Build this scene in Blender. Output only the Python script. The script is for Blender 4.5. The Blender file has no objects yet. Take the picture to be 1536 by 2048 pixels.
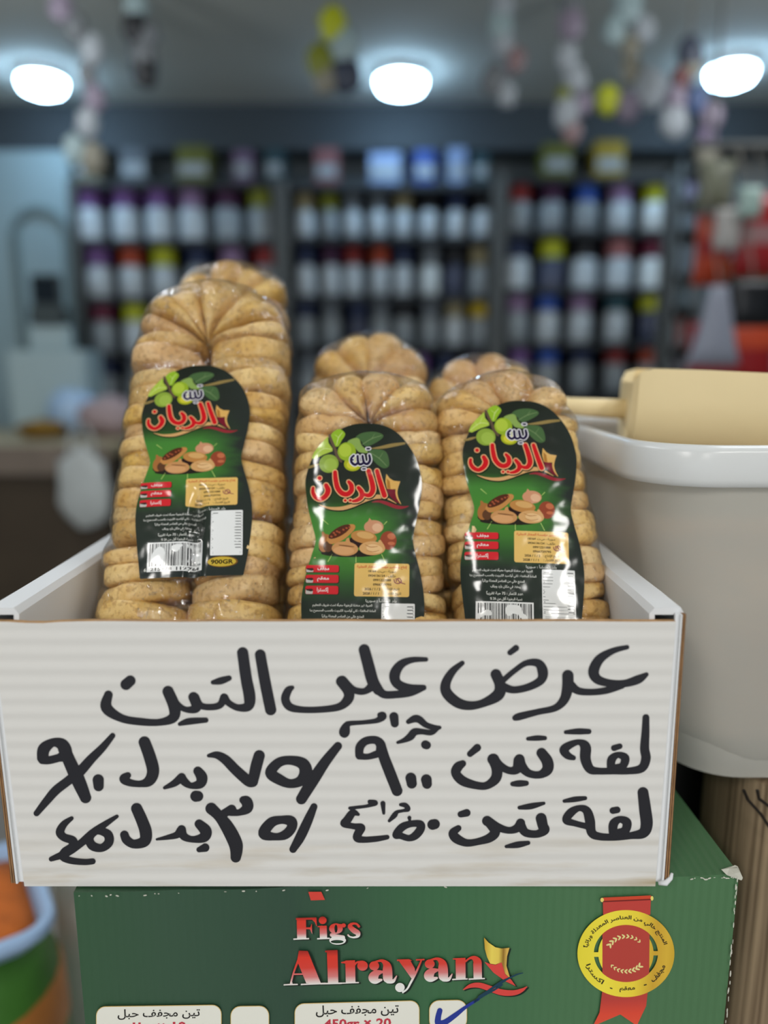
import bpy, bmesh, math, random
import numpy as np
from mathutils import Vector, Matrix, noise

random.seed(7)
SC = bpy.context.scene
COL = SC.collection
PI = math.pi

# ------------------------------------------------------------------ camera
H = 1.35                       # eye height
PITCH = math.radians(10.9)
FPX = 1479.0                   # focal length in pixels of the 1536x2048 frame
cam_data = bpy.data.cameras.new('camera')
cam = bpy.data.objects.new('camera', cam_data)
COL.objects.link(cam)
cam.location = (0, 0, H)
cam.rotation_euler = (PI / 2 - PITCH, 0, 0)
cam_data.sensor_fit = 'VERTICAL'
cam_data.sensor_height = 36.0
cam_data.lens = FPX / 2048 * 36.0
cam_data.clip_start = 0.02
cam_data.dof.use_dof = True
cam_data.dof.focus_distance = 0.487
cam_data.dof.aperture_fstop = 1.95
SC.camera = cam

# ------------------------------------------------------------------ world, lamps, exposure
world = bpy.data.worlds.new('world')
SC.world = world
world.use_nodes = True
world.node_tree.nodes['Background'].inputs[0].default_value = (0.86, 0.93, 1.0, 1)
world.node_tree.nodes['Background'].inputs[1].default_value = 1.45
SC.view_settings.view_transform = 'Standard'
SC.view_settings.look = 'None'
SC.view_settings.exposure = 0.0
SC.view_settings.gamma = 1.0
SC.view_settings.use_curve_mapping = False
SC.cycles.use_denoising = True
SC.cycles.max_bounces = 10
SC.cycles.transparent_max_bounces = 24
SC.cycles.sample_clamp_indirect = 6.0

CEIL = H + 1.40


def area(name, loc, size, watts, color, rot=(0, 0, 0)):
    l = bpy.data.lights.new(name, 'AREA')
    l.shape = 'RECTANGLE'
    l.size, l.size_y = size
    l.energy = watts
    l.color = color
    o = bpy.data.objects.new(name, l)
    o.location = loc
    o.rotation_euler = rot
    COL.objects.link(o)
    return o


# the shop's ceiling panels above and behind the photographer
WARM = (1.0, 0.975, 0.93)
COOL = (0.90, 0.95, 1.0)
area('shop_panel_light', (-1.1, -1.7, CEIL - .03), (0.3, 0.9), 30, WARM)
area('shop_panel_light', (1.1, -1.7, CEIL - .03), (0.3, 0.9), 30, WARM)
area('shop_panel_light', (0.3, -3.1, CEIL - .03), (0.3, 0.9), 30, WARM)
area('shop_panel_light', (-0.9, 0.9, CEIL - .03), (0.3, 0.9), 10, COOL)
area('shop_panel_light', (0.9, 0.9, CEIL - .03), (0.3, 0.9), 10, COOL)


def fill_light(x, y, z, watts):
    l = bpy.data.lights.new('ceiling_fill_light', 'POINT')
    l.energy, l.color, l.shadow_soft_size = watts, COOL, .13
    o = bpy.data.objects.new('ceiling_fill_light', l)
    o.location = (x, y, z)
    COL.objects.link(o)


# unseen point lights added over the aisle to brighten the ceiling
fill_light(-1.5, 2.3, CEIL - .3, 13)
fill_light(1.5, 2.3, CEIL - .3, 13)

# ------------------------------------------------------------------ maths of the view


def ray(px, py):
    u = (px - 768) / FPX
    v = (py - 1024) / FPX
    c, s = math.cos(PITCH), math.sin(PITCH)
    return Vector((u, c - v * s, -s - v * c))


def at_y(px, py, y):
    d = ray(px, py)
    return Vector((0, 0, H)) + d * (y / d.y)


def at_z(px, py, z):
    d = ray(px, py)
    return Vector((0, 0, H)) + d * ((z - H) / d.z)


def on_plane(px, py, o, n):
    d = ray(px, py)
    e = Vector((0, 0, H))
    return e + d * ((o - e).dot(n) / d.dot(n))


def lin(r, g, b):
    f = lambda c: ((c / 255 + .055) / 1.055) ** 2.4 if c > 10 else c / 255 / 12.92
    return (f(r), f(g), f(b))


# ------------------------------------------------------------------ materials
def mat(name, color, rough=.6, spec=.4, bump=0.0, bump_scale=60, vary=0.0, vary_scale=12, coat=0.0, metal=0.0, sheen=0.0):
    m = bpy.data.materials.new(name)
    m.use_nodes = True
    nt = m.node_tree
    b = nt.nodes['Principled BSDF']
    b.inputs['Base Color'].default_value = (*color, 1)
    b.inputs['Roughness'].default_value = rough
    b.inputs['Specular IOR Level'].default_value = spec
    b.inputs['Coat Weight'].default_value = coat
    b.inputs['Coat Roughness'].default_value = .12
    b.inputs['Metallic'].default_value = metal
    tc = nt.nodes.new('ShaderNodeTexCoord')
    if vary:
        n = nt.nodes.new('ShaderNodeTexNoise')
        n.inputs['Scale'].default_value = vary_scale
        n.inputs['Detail'].default_value = 5
        nt.links.new(tc.outputs['Object'], n.inputs['Vector'])
        r = nt.nodes.new('ShaderNodeValToRGB')
        r.color_ramp.elements[0].position = .3
        r.color_ramp.elements[1].position = .7
        r.color_ramp.elements[0].color = (*[c * (1 - vary) for c in color], 1)
        r.color_ramp.elements[1].color = (*[min(1, c * (1 + vary * .6)) for c in color], 1)
        nt.links.new(n.outputs['Fac'], r.inputs['Fac'])
        nt.links.new(r.outputs['Color'], b.inputs['Base Color'])
    if bump:
        n2 = nt.nodes.new('ShaderNodeTexNoise')
        n2.inputs['Scale'].default_value = bump_scale
        n2.inputs['Detail'].default_value = 6
        nt.links.new(tc.outputs['Object'], n2.inputs['Vector'])
        bp = nt.nodes.new('ShaderNodeBump')
        bp.inputs['Strength'].default_value = bump
        bp.inputs['Distance'].default_value = .01
        nt.links.new(n2.outputs['Fac'], bp.inputs['Height'])
        nt.links.new(bp.outputs['Normal'], b.inputs['Normal'])
    return m


_flat = {}


def ink(r, g, b, rough=.35, spec=.4):
    """printing ink of an sRGB colour"""
    k = (r, g, b, rough)
    if k not in _flat:
        _flat[k] = mat('ink', lin(r, g, b), rough, spec)
    return _flat[k]


def nodes_of(m):
    return m.node_tree, m.node_tree.nodes['Principled BSDF']


# ------------------------------------------------------------------ objects
def link(o, parent=None):
    COL.objects.link(o)
    if parent is not None:
        o.parent = parent
    return o


def tag(o, label, cat, group=None, kind=None):
    o['label'] = label
    o['category'] = cat
    if group:
        o['group'] = group
    if kind:
        o['kind'] = kind
    return o


def thing(name, loc, label, cat, group=None, rot=(0, 0, 0)):
    o = bpy.data.objects.new(name, None)
    o.empty_display_size = .05
    o.location = loc
    o.rotation_euler = rot
    link(o)
    return tag(o, label, cat, group)


def mesh_obj(name, verts, faces, mats, parent=None, mi=None, smooth=False, loc=None):
    me = bpy.data.meshes.new(name)
    me.from_pydata([tuple(v) for v in verts], [], [tuple(f) for f in faces])
    for m in (mats if isinstance(mats, (list, tuple)) else [mats]):
        me.materials.append(m)
    if mi is not None:
        me.polygons.foreach_set('material_index', list(mi))
    if smooth:
        me.polygons.foreach_set('use_smooth', [True] * len(me.polygons))
    me.update()
    o = bpy.data.objects.new(name, me)
    if loc is not None:
        o.location = loc
    return link(o, parent)


class MB:
    """collects simple solids for ONE mesh object"""

    def __init__(self):
        self.v, self.f, self.mi, self.m = [], [], [], 0

    def add(self, verts, faces):
        k = len(self.v)
        self.v += [Vector(p) for p in verts]
        self.f += [tuple(k + i for i in q) for q in faces]
        self.mi += [self.m] * len(faces)

    def box(self, x0, x1, y0, y1, z0, z1, M=None):
        p = [Vector((x, y, z)) for z in (z0, z1) for y in (y0, y1) for x in (x0, x1)]
        if M is not None:
            p = [M @ q for q in p]
        self.add(p, [(0, 2, 3, 1), (4, 5, 7, 6), (0, 1, 5, 4), (2, 6, 7, 3), (0, 4, 6, 2), (1, 3, 7, 5)])

    def lathe(self, prof, n=24, M=None, closed=True):
        v, f = [], []
        for r, z in prof:
            for i in range(n):
                a = 2 * PI * i / n
                q = Vector((r * math.cos(a), r * math.sin(a), z))
                v.append(M @ q if M is not None else q)
        for j in range(len(prof) - 1):
            for i in range(n):
                a, b = j * n + i, j * n + (i + 1) % n
                f.append((a, b, b + n, a + n))
        if closed:
            f.append(tuple(reversed(range(n))))
            f.append(tuple(range((len(prof) - 1) * n, len(prof) * n)))
        self.add(v, f)

    def tube(self, pts, rad, n=8):
        pts = [Vector(p) for p in pts]
        v, f = [], []
        for j, p in enumerate(pts):
            d = (pts[min(j + 1, len(pts) - 1)] - pts[max(j - 1, 0)]).normalized()
            s = d.cross(Vector((0, 0, 1)))
            if s.length < 1e-3:
                s = d.cross(Vector((1, 0, 0)))
            s.normalize()
            t = d.cross(s)
            r = rad[j] if isinstance(rad, (list, tuple)) else rad
            for i in range(n):
                a = 2 * PI * i / n
                v.append(p + (s * math.cos(a) + t * math.sin(a)) * r)
        for j in range(len(pts) - 1):
            for i in range(n):
                a, b = j * n + i, j * n + (i + 1) % n
                f.append((a, b, b + n, a + n))
        f.append(tuple(reversed(range(n))))
        f.append(tuple(range((len(pts) - 1) * n, len(pts) * n)))
        self.add(v, f)

    def loft(self, rings, cap0=True, cap1=True):
        n = len(rings[0])
        v = [p for r in rings for p in r]
        f = []
        for j in range(len(rings) - 1):
            for i in range(n):
                a, b = j * n + i, j * n + (i + 1) % n
                f.append((a, b, b + n, a + n))
        if cap0:
            f.append(tuple(reversed(range(n))))
        if cap1:
            f.append(tuple(range((len(rings) - 1) * n, len(rings) * n)))
        self.add(v, f)

    def build(self, name, mats, parent=None, smooth=False, bevel=0, loc=None, auto=None):
        o = mesh_obj(name, self.v, self.f, mats, parent, self.mi, smooth or auto is not None, loc)
        bm = bmesh.new()
        bm.from_mesh(o.data)
        bmesh.ops.recalc_face_normals(bm, faces=bm.faces)
        if bevel:
            bmesh.ops.bevel(bm, geom=[e for e in bm.edges], offset=bevel, segments=2, affect='EDGES', clamp_overlap=True)
        if auto is not None:
            for e in bm.edges:
                if len(e.link_faces) == 2 and e.calc_face_angle(0) > auto:
                    e.smooth = False
        bm.to_mesh(o.data)
        bm.free()
        return o


# ------------------------------------------------------------------ flat artwork: shapes -> one clean outline mesh
def smooth_stroke(pts, sub=6):
    P = [np.array(p, float) for p in pts]
    if len(P) < 3:
        return np.array(P)
    closed = np.allclose(P[0][:2], P[-1][:2])
    out = []
    n = len(P)
    for i in range(n - 1):
        p1, p2 = P[i], P[i + 1]
        p0 = P[i - 1] if i > 0 else (P[-2] if closed else p1)
        p3 = P[i + 2] if i + 2 < n else (P[1] if closed else p2)
        for k in range(sub):
            t = k / sub
            out.append(.5 * ((2 * p1) + (-p0 + p2) * t + (2 * p0 - 5 * p1 + 4 * p2 - p3) * t * t + (-p0 + 3 * p1 - 3 * p2 + p3) * t ** 3))
    out.append(P[-1])
    return np.array(out)


def S(pts, ox=0, oy=0, sc=1.0, grow=0):
    """a brush stroke: (x, y, half width) in a crop's pixels, brought to photo pixels"""
    a = smooth_stroke(pts)
    a = a / sc
    a[:, 0] += ox
    a[:, 1] += oy
    a[:, 2] = np.maximum(a[:, 2], .05) + grow
    return ('s', a)


def Pg(pts, ox=0, oy=0, sc=1.0, smooth=False):
    a = np.array(pts, float)
    if smooth:
        q = [(*p, 0) for p in pts] + [(*pts[0], 0)]
        a = smooth_stroke(q, 4)[:-1, :2]
    a = a / sc + np.array([ox, oy])
    return ('p', a)


def El(cx, cy, rx, ry, rot=0, ox=0, oy=0, sc=1.0, n=40):
    t = np.linspace(0, 2 * PI, n, endpoint=False)
    c, s = math.cos(math.radians(rot)), math.sin(math.radians(rot))
    x, y = rx * np.cos(t), ry * np.sin(t)
    return ('p', np.stack([cx + x * c - y * s, cy + x * s + y * c], 1) / sc + np.array([ox, oy]))


def RR(x0, y0, x1, y1, r, ox=0, oy=0, sc=1.0, skew=0.0):
    """a rounded rectangle; skew = rise of the far end in pixels per pixel"""
    pts = []
    for cx, cy, a0 in ((x1 - r, y1 - r, 0), (x0 + r, y1 - r, 90), (x0 + r, y0 + r, 180), (x1 - r, y0 + r, 270)):
        for k in range(7):
            a = math.radians(a0 + 15 * k)
            x, y = cx + r * math.cos(a), cy + r * math.sin(a)
            pts.append((x, y + skew * (x - x0)))
    return ('p', np.array(pts) / sc + np.array([ox, oy]))


def _field(shape, X, Y, grow):
    kind, a = shape
    if kind == 's':
        d = np.full(X.shape, 1e3)
        if len(a) == 1:
            return np.hypot(X - a[0, 0], Y - a[0, 1]) - a[0, 2] - grow
        for p, q in zip(a[:-1], a[1:]):
            vx, vy = q[0] - p[0], q[1] - p[1]
            L = vx * vx + vy * vy + 1e-9
            t = np.clip(((X - p[0]) * vx + (Y - p[1]) * vy) / L, 0, 1)
            d = np.minimum(d, np.hypot(X - p[0] - t * vx, Y - p[1] - t * vy) - (p[2] + (q[2] - p[2]) * t))
        return d - grow
    d = np.full(X.shape, 1e9)
    ins = np.zeros(X.shape, bool)
    n = len(a)
    for i in range(n):
        p, q = a[i], a[(i + 1) % n]
        vx, vy = q - p
        L = vx * vx + vy * vy + 1e-12
        t = np.clip(((X - p[0]) * vx + (Y - p[1]) * vy) / L, 0, 1)
        d = np.minimum(d, (X - p[0] - t * vx) ** 2 + (Y - p[1] - t * vy) ** 2)
        c = (p[1] > Y) != (q[1] > Y)
        if abs(vy) > 1e-12:
            ins ^= c & (X < vx * (Y - p[1]) / vy + p[0])
    d = np.sqrt(d)
    return np.where(ins, -d, d) - grow


def outline(ops, step, grow=0.0):
    """union/difference of shapes -> (verts 2D, faces). ops: shape, or ('-', shape), or ('&', shape)"""
    pos = [o for o in ops if o[0] in 'sp']
    lo = np.min([(o[1][:, :2] - (o[1][:, 2:3].max() if o[0] == 's' else 0)).min(0) for o in pos], 0) - grow - 2 * step
    hi = np.max([(o[1][:, :2] + (o[1][:, 2:3].max() if o[0] == 's' else 0)).max(0) for o in pos], 0) + grow + 2 * step
    nx, ny = int((hi[0] - lo[0]) / step) + 2, int((hi[1] - lo[1]) / step) + 2
    gx = lo[0] + np.arange(nx) * step
    gy = lo[1] + np.arange(ny) * step
    F = np.full((ny, nx), 1e3)
    for o in ops:
        op, sh = ('+', o) if o[0] in 'sp' else (o[0], o[1])
        r = (sh[1][:, 2].max() if sh[0] == 's' else 0) + abs(grow) + 2 * step
        x0, y0 = sh[1][:, :2].min(0) - r
        x1, y1 = sh[1][:, :2].max(0) + r
        if op == '&':
            i0, i1, j0, j1 = 0, nx, 0, ny
        else:
            i0, i1 = max(0, int((x0 - lo[0]) / step)), min(nx, int((x1 - lo[0]) / step) + 2)
            j0, j1 = max(0, int((y0 - lo[1]) / step)), min(ny, int((y1 - lo[1]) / step) + 2)
        if i1 <= i0 or j1 <= j0:
            continue
        X, Y = np.meshgrid(gx[i0:i1], gy[j0:j1])
        f = _field(sh, X, Y, grow if op == '+' else 0)
        w = F[j0:j1, i0:i1]
        F[j0:j1, i0:i1] = np.minimum(w, f) if op == '+' else np.maximum(w, -f) if op == '-' else np.maximum(w, f)
    F = np.where(np.abs(F) < 1e-6, -1e-6, F)
    I = F < 0
    idx = -np.ones(F.shape, int)
    jj, ii = np.nonzero(I)
    idx[jj, ii] = np.arange(len(jj))
    verts = [(gx[i], gy[j]) for j, i in zip(jj, ii)]
    faces = []
    cnt = I[:-1, :-1].astype(int) + I[1:, :-1] + I[:-1, 1:] + I[1:, 1:]
    for j, i in zip(*np.nonzero(cnt == 4)):
        faces.append((idx[j, i], idx[j, i + 1], idx[j + 1, i + 1], idx[j + 1, i]))
    ecache = {}

    def cross(ja, ia, jb, ib):
        k = (ja, ia, jb, ib) if (ja, ia) < (jb, ib) else (jb, ib, ja, ia)
        if k not in ecache:
            a, b = F[k[0], k[1]], F[k[2], k[3]]
            t = min(.98, max(.02, a / (a - b)))
            ecache[k] = len(verts)
            verts.append((gx[k[1]] + (gx[k[3]] - gx[k[1]]) * t, gy[k[0]] + (gy[k[2]] - gy[k[0]]) * t))
        return ecache[k]

    for j, i in zip(*np.nonzero((cnt > 0) & (cnt < 4))):
        c = [(j, i), (j, i + 1), (j + 1, i + 1), (j + 1, i)]
        poly = []
        for k in range(4):
            a, b = c[k], c[(k + 1) % 4]
            if I[a]:
                poly.append(idx[a])
            if I[a] != I[b]:
                poly.append(cross(*a, *b))
        if len(poly) >= 3:
            faces.append(tuple(poly))
    return verts, faces


AR = {'ا': (0xFE8D, 2), 'أ': (0xFE83, 2), 'إ': (0xFE87, 2), 'ب': (0xFE8F, 4), 'ة': (0xFE93, 2), 'ت': (0xFE95, 4), 'ث': (0xFE99, 4),
      'ج': (0xFE9D, 4), 'ح': (0xFEA1, 4), 'خ': (0xFEA5, 4), 'د': (0xFEA9, 2), 'ذ': (0xFEAB, 2), 'ر': (0xFEAD, 2), 'ز': (0xFEAF, 2),
      'س': (0xFEB1, 4), 'ش': (0xFEB5, 4), 'ص': (0xFEB9, 4), 'ض': (0xFEBD, 4), 'ط': (0xFEC1, 4), 'ظ': (0xFEC5, 4), 'ع': (0xFEC9, 4),
      'غ': (0xFECD, 4), 'ف': (0xFED1, 4), 'ق': (0xFED5, 4), 'ك': (0xFED9, 4), 'ل': (0xFEDD, 4), 'م': (0xFEE1, 4), 'ن': (0xFEE5, 4),
      'ه': (0xFEE9, 4), 'و': (0xFEED, 2), 'ؤ': (0xFE85, 2), 'ي': (0xFEF1, 4), 'ى': (0xFEEF, 2)}


def arabic(line):
    """joined letter forms in visual order; digits and Latin runs keep theirs"""
    words = []
    for w in line.split(' '):
        if not any(ch in AR for ch in w):
            words.append(w)
            continue
        out = []
        for i, ch in enumerate(w):
            if ch not in AR:
                out.append(ch)
                continue
            base, n = AR[ch]
            pj = i > 0 and w[i - 1] in AR and AR[w[i - 1]][1] == 4
            nj = n == 4 and i + 1 < len(w) and w[i + 1] in AR
            out.append(chr(base + ((3 if pj else 2) if nj else (1 if pj else 0))))
        words.append(''.join(reversed(out)))
    return ' '.join(reversed(words))


_tx = {}


def text2d(s, bold=0.0, ar=True):
    """glyph mesh of one line of print: (verts 2D y-up, faces, island parity)"""
    key = (s, bold)
    if key in _tx:
        return _tx[key]
    c = bpy.data.curves.new('t', 'FONT')
    c.body = arabic(s) if ar else s
    c.size = 1
    c.offset = bold
    c.resolution_u = 2
    o = bpy.data.objects.new('t', c)
    COL.objects.link(o)
    dg = bpy.context.evaluated_depsgraph_get()
    me = bpy.data.meshes.new_from_object(o.evaluated_get(dg))
    v = [(p.co.x, p.co.y) for p in me.vertices]
    f = [tuple(p.vertices) for p in me.polygons]
    par = list(range(len(v)))

    def find(a):
        while par[a] != a:
            par[a] = par[par[a]]
            a = par[a]
        return a
    for q in f:
        for a in q[1:]:
            par[find(a)] = find(q[0])
    roots = {}
    isl = [roots.setdefault(find(i), len(roots)) for i in range(len(v))]
    bpy.data.objects.remove(o)
    bpy.data.meshes.remove(me)
    bpy.data.curves.remove(c)
    _tx[key] = (v, f, isl)
    return _tx[key]


class Print:
    """flat artwork in pixel coordinates, mapped onto a surface by place(x, y, lift)"""

    def __init__(self, place, step=1.0, lift=6e-5):
        self.place, self.step, self.lift = place, step, lift
        self.v, self.f, self.mi, self.mats = [], [], [], []

    def _m(self, m):
        if m not in self.mats:
            self.mats.append(m)
        return self.mats.index(m)

    def put(self, v2, f, m, layer):
        k = len(self.v)
        self.v += [self.place(x, y, layer * self.lift) for x, y in v2]
        self.f += [tuple(k + i for i in q) for q in f]
        self.mi += [self._m(m)] * len(f)

    def art(self, ops, m, layer, grow=0.0, step=None, dx=0, dy=0):
        v, f = outline(ops, step or self.step, grow)
        self.put([(x + dx, y + dy) for x, y in v], f, m, layer)

    def text(self, s, x0, y0, x1, y1, m, layer, bold=0.0, slope=0.0, ar=True, fit=True):
        v, f, isl = text2d(s, bold, ar)
        if not v:
            return
        a = np.array(v)
        lo, hi = a.min(0), a.max(0)
        k = len(self.v)
        for (x, y), i in zip(v, isl):
            px = x0 + (x - lo[0]) / (hi[0] - lo[0]) * (x1 - x0)
            py = y1 - (y - lo[1]) / (hi[1] - lo[1]) * (y1 - y0) + slope * (px - x0)
            self.v.append(self.place(px, py, (layer + .12 * (i % 5)) * self.lift))
        self.f += [tuple(k + i for i in q) for q in f]
        self.mi += [self._m(m)] * len(f)

    def build(self, name, parent):
        return mesh_obj(name, self.v, self.f, self.mats, parent, self.mi)

# ================================================================== the room
BACK = 4.55
m_wall = mat('painted_wall', lin(130, 140, 144), .8, .2, vary=.08, vary_scale=3)
m_wall_left = mat('pale_teal_wall', lin(158, 178, 182), .7, .3, vary=.06, vary_scale=2)
m_ceil = mat('ceiling_panel', lin(196, 198, 190), .85, .2, vary=.06, vary_scale=2)
m_floor = mat('floor_tile', lin(150, 144, 136), .5, .4, vary=.15, vary_scale=3)
m_beam = mat('dark_bulkhead', lin(64, 70, 74), .7, .3)


def structure(name, x0, x1, y0, y1, z0, z1, m):
    b = MB()
    b.box(x0, x1, y0, y1, z0, z1)
    o = b.build(name, m)
    o['kind'] = 'structure'
    return o


structure('floor', -3.2, 3.2, -4.5, BACK, -.1, 0, m_floor)
structure('ceiling', -3.2, 3.2, -4.5, BACK, CEIL, CEIL + .1, m_ceil)
structure('wall_back', -3.2, 3.2, BACK, BACK + .1, 0, CEIL, m_wall)
structure('wall_left', -3.3, -3.2, -4.5, BACK, 0, CEIL, m_wall)
structure('wall_right', 3.2, 3.3, -4.5, BACK, 0, CEIL, m_wall)
zb = at_y(768, 232, BACK - .25).z
zt = at_y(768, 300, BACK - .25).z
structure('trim_1', -3.19, 3.19, BACK - .25, BACK - .001, zt, CEIL - .001, m_beam)
# pale panelled wall section with an arch, beside the shelves
xl = at_y(150, 500, 4.3).x
structure('wall_panel', -3.19, xl, 4.3, BACK - .001, .0, zt - .002, m_wall_left)

# ------------------------------------------------------------------ ceiling lamps
m_lampbody = mat('lamp_housing', lin(225, 228, 230), .5)
m_glow = bpy.data.materials.new('lamp_glow')
m_glow.use_nodes = True
_nt = m_glow.node_tree
_nt.nodes.remove(_nt.nodes['Principled BSDF'])
_em = _nt.nodes.new('ShaderNodeEmission')
_em.inputs[0].default_value = (.46, .72, 1.0, 1)
_em.inputs[1].default_value = 40.0
_nt.links.new(_em.outputs[0], _nt.nodes['Material Output'].inputs[0])
for (px, py, rx, txt) in ((85, 175, .105, 'round white ceiling lamp above the pale arched wall panel'),
                          (802, 174, .115, 'round white ceiling lamp above the middle shelving unit'),
                          (1462, 156, .105, 'round white ceiling lamp beside the hanging red snack bags')):
    p = at_z(px, py, CEIL - .07)
    t = thing('ceiling_lamp', (p.x, p.y, CEIL), txt, 'lamp', 'round ceiling lamps')
    b = MB()
    b.lathe([(rx * 1.06, 0), (rx * 1.06, -.035), (rx, -.04)], 32)
    b.build('lamp_base', m_lampbody, t, auto=.6)
    b = MB()
    b.lathe([(rx, -.04), (rx * .97, -.065), (rx * .85, -.085), (rx * .5, -.10), (rx * .05, -.104)], 32)
    b.build('diffuser', m_glow, t, smooth=True)

# ------------------------------------------------------------------ shelving with jars
m_shelf = mat('dark_shelf_metal', lin(84, 86, 84), .6)
m_back = mat('shelf_back_board', lin(48, 50, 56), .8)
YS = 4.12                      # front of the shelves
m_body = [mat('jar_plastic', lin(196, 204, 208), .35, .5), mat('jar_plastic_grey', lin(150, 158, 162), .35, .5),
          mat('jar_plastic_white', lin(222, 230, 230), .35, .5), mat('jar_plastic_dark', lin(70, 76, 98), .35, .5)]
CAPS = {'purple': (124, 88, 150), 'lilac': (150, 122, 160), 'plum': (72, 34, 70), 'olive': (128, 134, 40), 'orange': (176, 70, 42),
        'yellow': (190, 196, 40), 'navy': (34, 48, 84), 'crimson': (140, 40, 40), 'maroon': (104, 30, 58), 'blue': (46, 86, 176),
        'black': (24, 25, 32), 'sand': (150, 140, 106), 'grey': (110, 118, 126), 'pink': (170, 110, 112), 'teal': (40, 84, 96), 'gold': (200, 170, 20)}
m_cap = {k: mat('cap_' + k, lin(*v), .4, .4) for k, v in CAPS.items()}


m_board_dark = mat('dark_shelf_board', lin(46, 48, 50), .7)


def shelf_unit(x0p, x1p, ypx, name, label):
    """x and shelf heights are read at the shelf front; ypx lists the shelf lines, top first"""
    x0, x1 = at_y(x0p, 520, YS).x, at_y(x1p, 520, YS).x
    zs = [at_y(768, y, YS).z for y in ypx]
    t = thing(name, ((x0 + x1) / 2, YS, 0), label, 'shelf')
    w = (x1 - x0) / 2
    for s in (-1, 1):
        b = MB()
        b.box(s * w - .02, s * w + .02, 0, .40, 0, zs[0] + .01)
        b.build('side_panel', m_shelf, t)
    b = MB()
    b.box(-w + .02, w - .02, .38, .40, .1, zs[0])
    b.build('back_panel', m_back, t)
    for z in zs + [.15]:
        b = MB()
        b.box(-w + .021, w - .021, .002, .379, z - .03, z)
        b.build('shelf', m_board_dark, t)
    return zs


def jar(x, y, z, w, h, cap, body, label, group, frac=.36):
    b = MB()
    hb = h * (1 - frac)
    b.lathe([(w * .44, 0), (w * .5, .008), (w * .5, hb * .86), (w * .42, hb * .97), (w * .36, hb)], 18)
    o = b.build('jar', m_body[body], None, auto=.8, loc=(x, y, z))
    tag(o, label, 'jar', group)
    c = MB()
    c.lathe([(w * .45, hb + .001), (w * .46, hb + .01), (w * .45, h - .012), (w * .40, h)], 18)
    c.build('cap', m_cap[cap], o, auto=.8)


ORD = ['first', 'second', 'third', 'fourth', 'fifth', 'sixth', 'seventh', 'eighth']
ROW = ['upper', 'second', 'third', 'lower']
UNITS = [
    (152, 556, 'shelving_unit', 'dark shelving unit standing next to the pale arched wall panel', 'unit by the arch',
     [362, 478, 594, 706, 812],
     [(478, 108, [(185, 'purple', 0), (255, 'purple', 0), (322, 'purple', 0), (388, 'lilac', 0), (458, 'plum', 1), (524, 'olive', 1)]),
      (594, 104, [(203, 'purple', 0), (268, 'orange', 0), (332, 'yellow', 0), (400, 'navy', 1), (468, 'lilac', 1), (534, 'crimson', 1)]),
      (706, 104, [(212, 'maroon', 1), (276, 'yellow', 0), (340, 'navy', 1), (404, 'lilac', 0), (470, 'crimson', 1), (534, 'grey', 1)]),
      (812, 98, [(216, 'navy', 1), (282, 'grey', 1), (346, 'maroon', 1), (410, 'blue', 1), (474, 'plum', 1), (536, 'grey', 1)])]),
    (572, 990, 'shelving_unit', 'dark shelving unit in the middle of the back wall', 'middle unit',
     [366, 472, 590, 690, 800],
     [(472, 92, [(612, 'sand', 0), (660, 'olive', 1), (706, 'grey', 0), (757, 'grey', 0), (806, 'sand', 0), (857, 'black', 0), (911, 'navy', 0), (963, 'black', 0)]),
      (590, 102, [(615, 'navy', 0), (664, 'plum', 0), (708, 'crimson', 0), (760, 'orange', 0), (806, 'navy', 0), (860, 'grey', 2), (908, 'black', 3), (956, 'sand', 1)]),
      (690, 92, [(614, 'navy', 1), (664, 'grey', 1), (717, 'navy', 3), (762, 'grey', 1), (808, 'black', 1), (860, 'grey', 1), (908, 'sand', 0), (956, 'gold', 1)]),
      (800, 92, [(620, 'grey', 1), (672, 'navy', 1), (724, 'plum', 1), (782, 'black', 3), (838, 'purple', 1), (892, 'navy', 1), (950, 'plum', 1)])]),
    (1004, 1332, 'shelving_unit', 'dark shelving unit standing near the hanging red snack bags', 'unit by the red bags',
     [352, 460, 576, 684, 784],
     [(460, 100, [(1036, 'crimson', 1), (1100, 'plum', 1), (1168, 'blue', 1), (1235, 'lilac', 0), (1304, 'yellow', 2)]),
      (576, 102, [(1032, 'navy', 0), (1100, 'yellow', 3), (1165, 'black', 0), (1232, 'pink', 0), (1300, 'maroon', 2)]),
      (684, 102, [(1032, 'lilac', 1), (1092, 'blue', 0), (1157, 'lilac', 0), (1228, 'teal', 0), (1296, 'yellow', 3)]),
      (784, 92, [(1036, 'purple', 1), (1092, 'blue', 1), (1158, 'navy', 1), (1226, 'crimson', 1), (1292, 'orange', 1)])]),
]
for x0p, x1p, nm, lab, uname, ypx, rows in UNITS:
    shelf_unit(x0p, x1p, ypx, nm, lab)
    for ri, (yb, hp, items) in enumerate(rows):
        for k, (px, cap, body) in enumerate(items):
            p = at_y(px, yb, YS + .10)
            q = at_y(px, yb - hp, YS + .10)
            z = at_y(768, yb, YS).z + .001
            pitch = (items[1][0] - items[0][0]) * .76
            w = at_y(px + pitch, yb, YS + .1).x - p.x
            jar(p.x, YS + .10, z, w, q.z - p.z - .01, cap, body,
                f'{cap}-capped pale jar, {ORD[k]} along the {ROW[ri]} shelf of the {uname}', f'jars on the {uname}')

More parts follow.
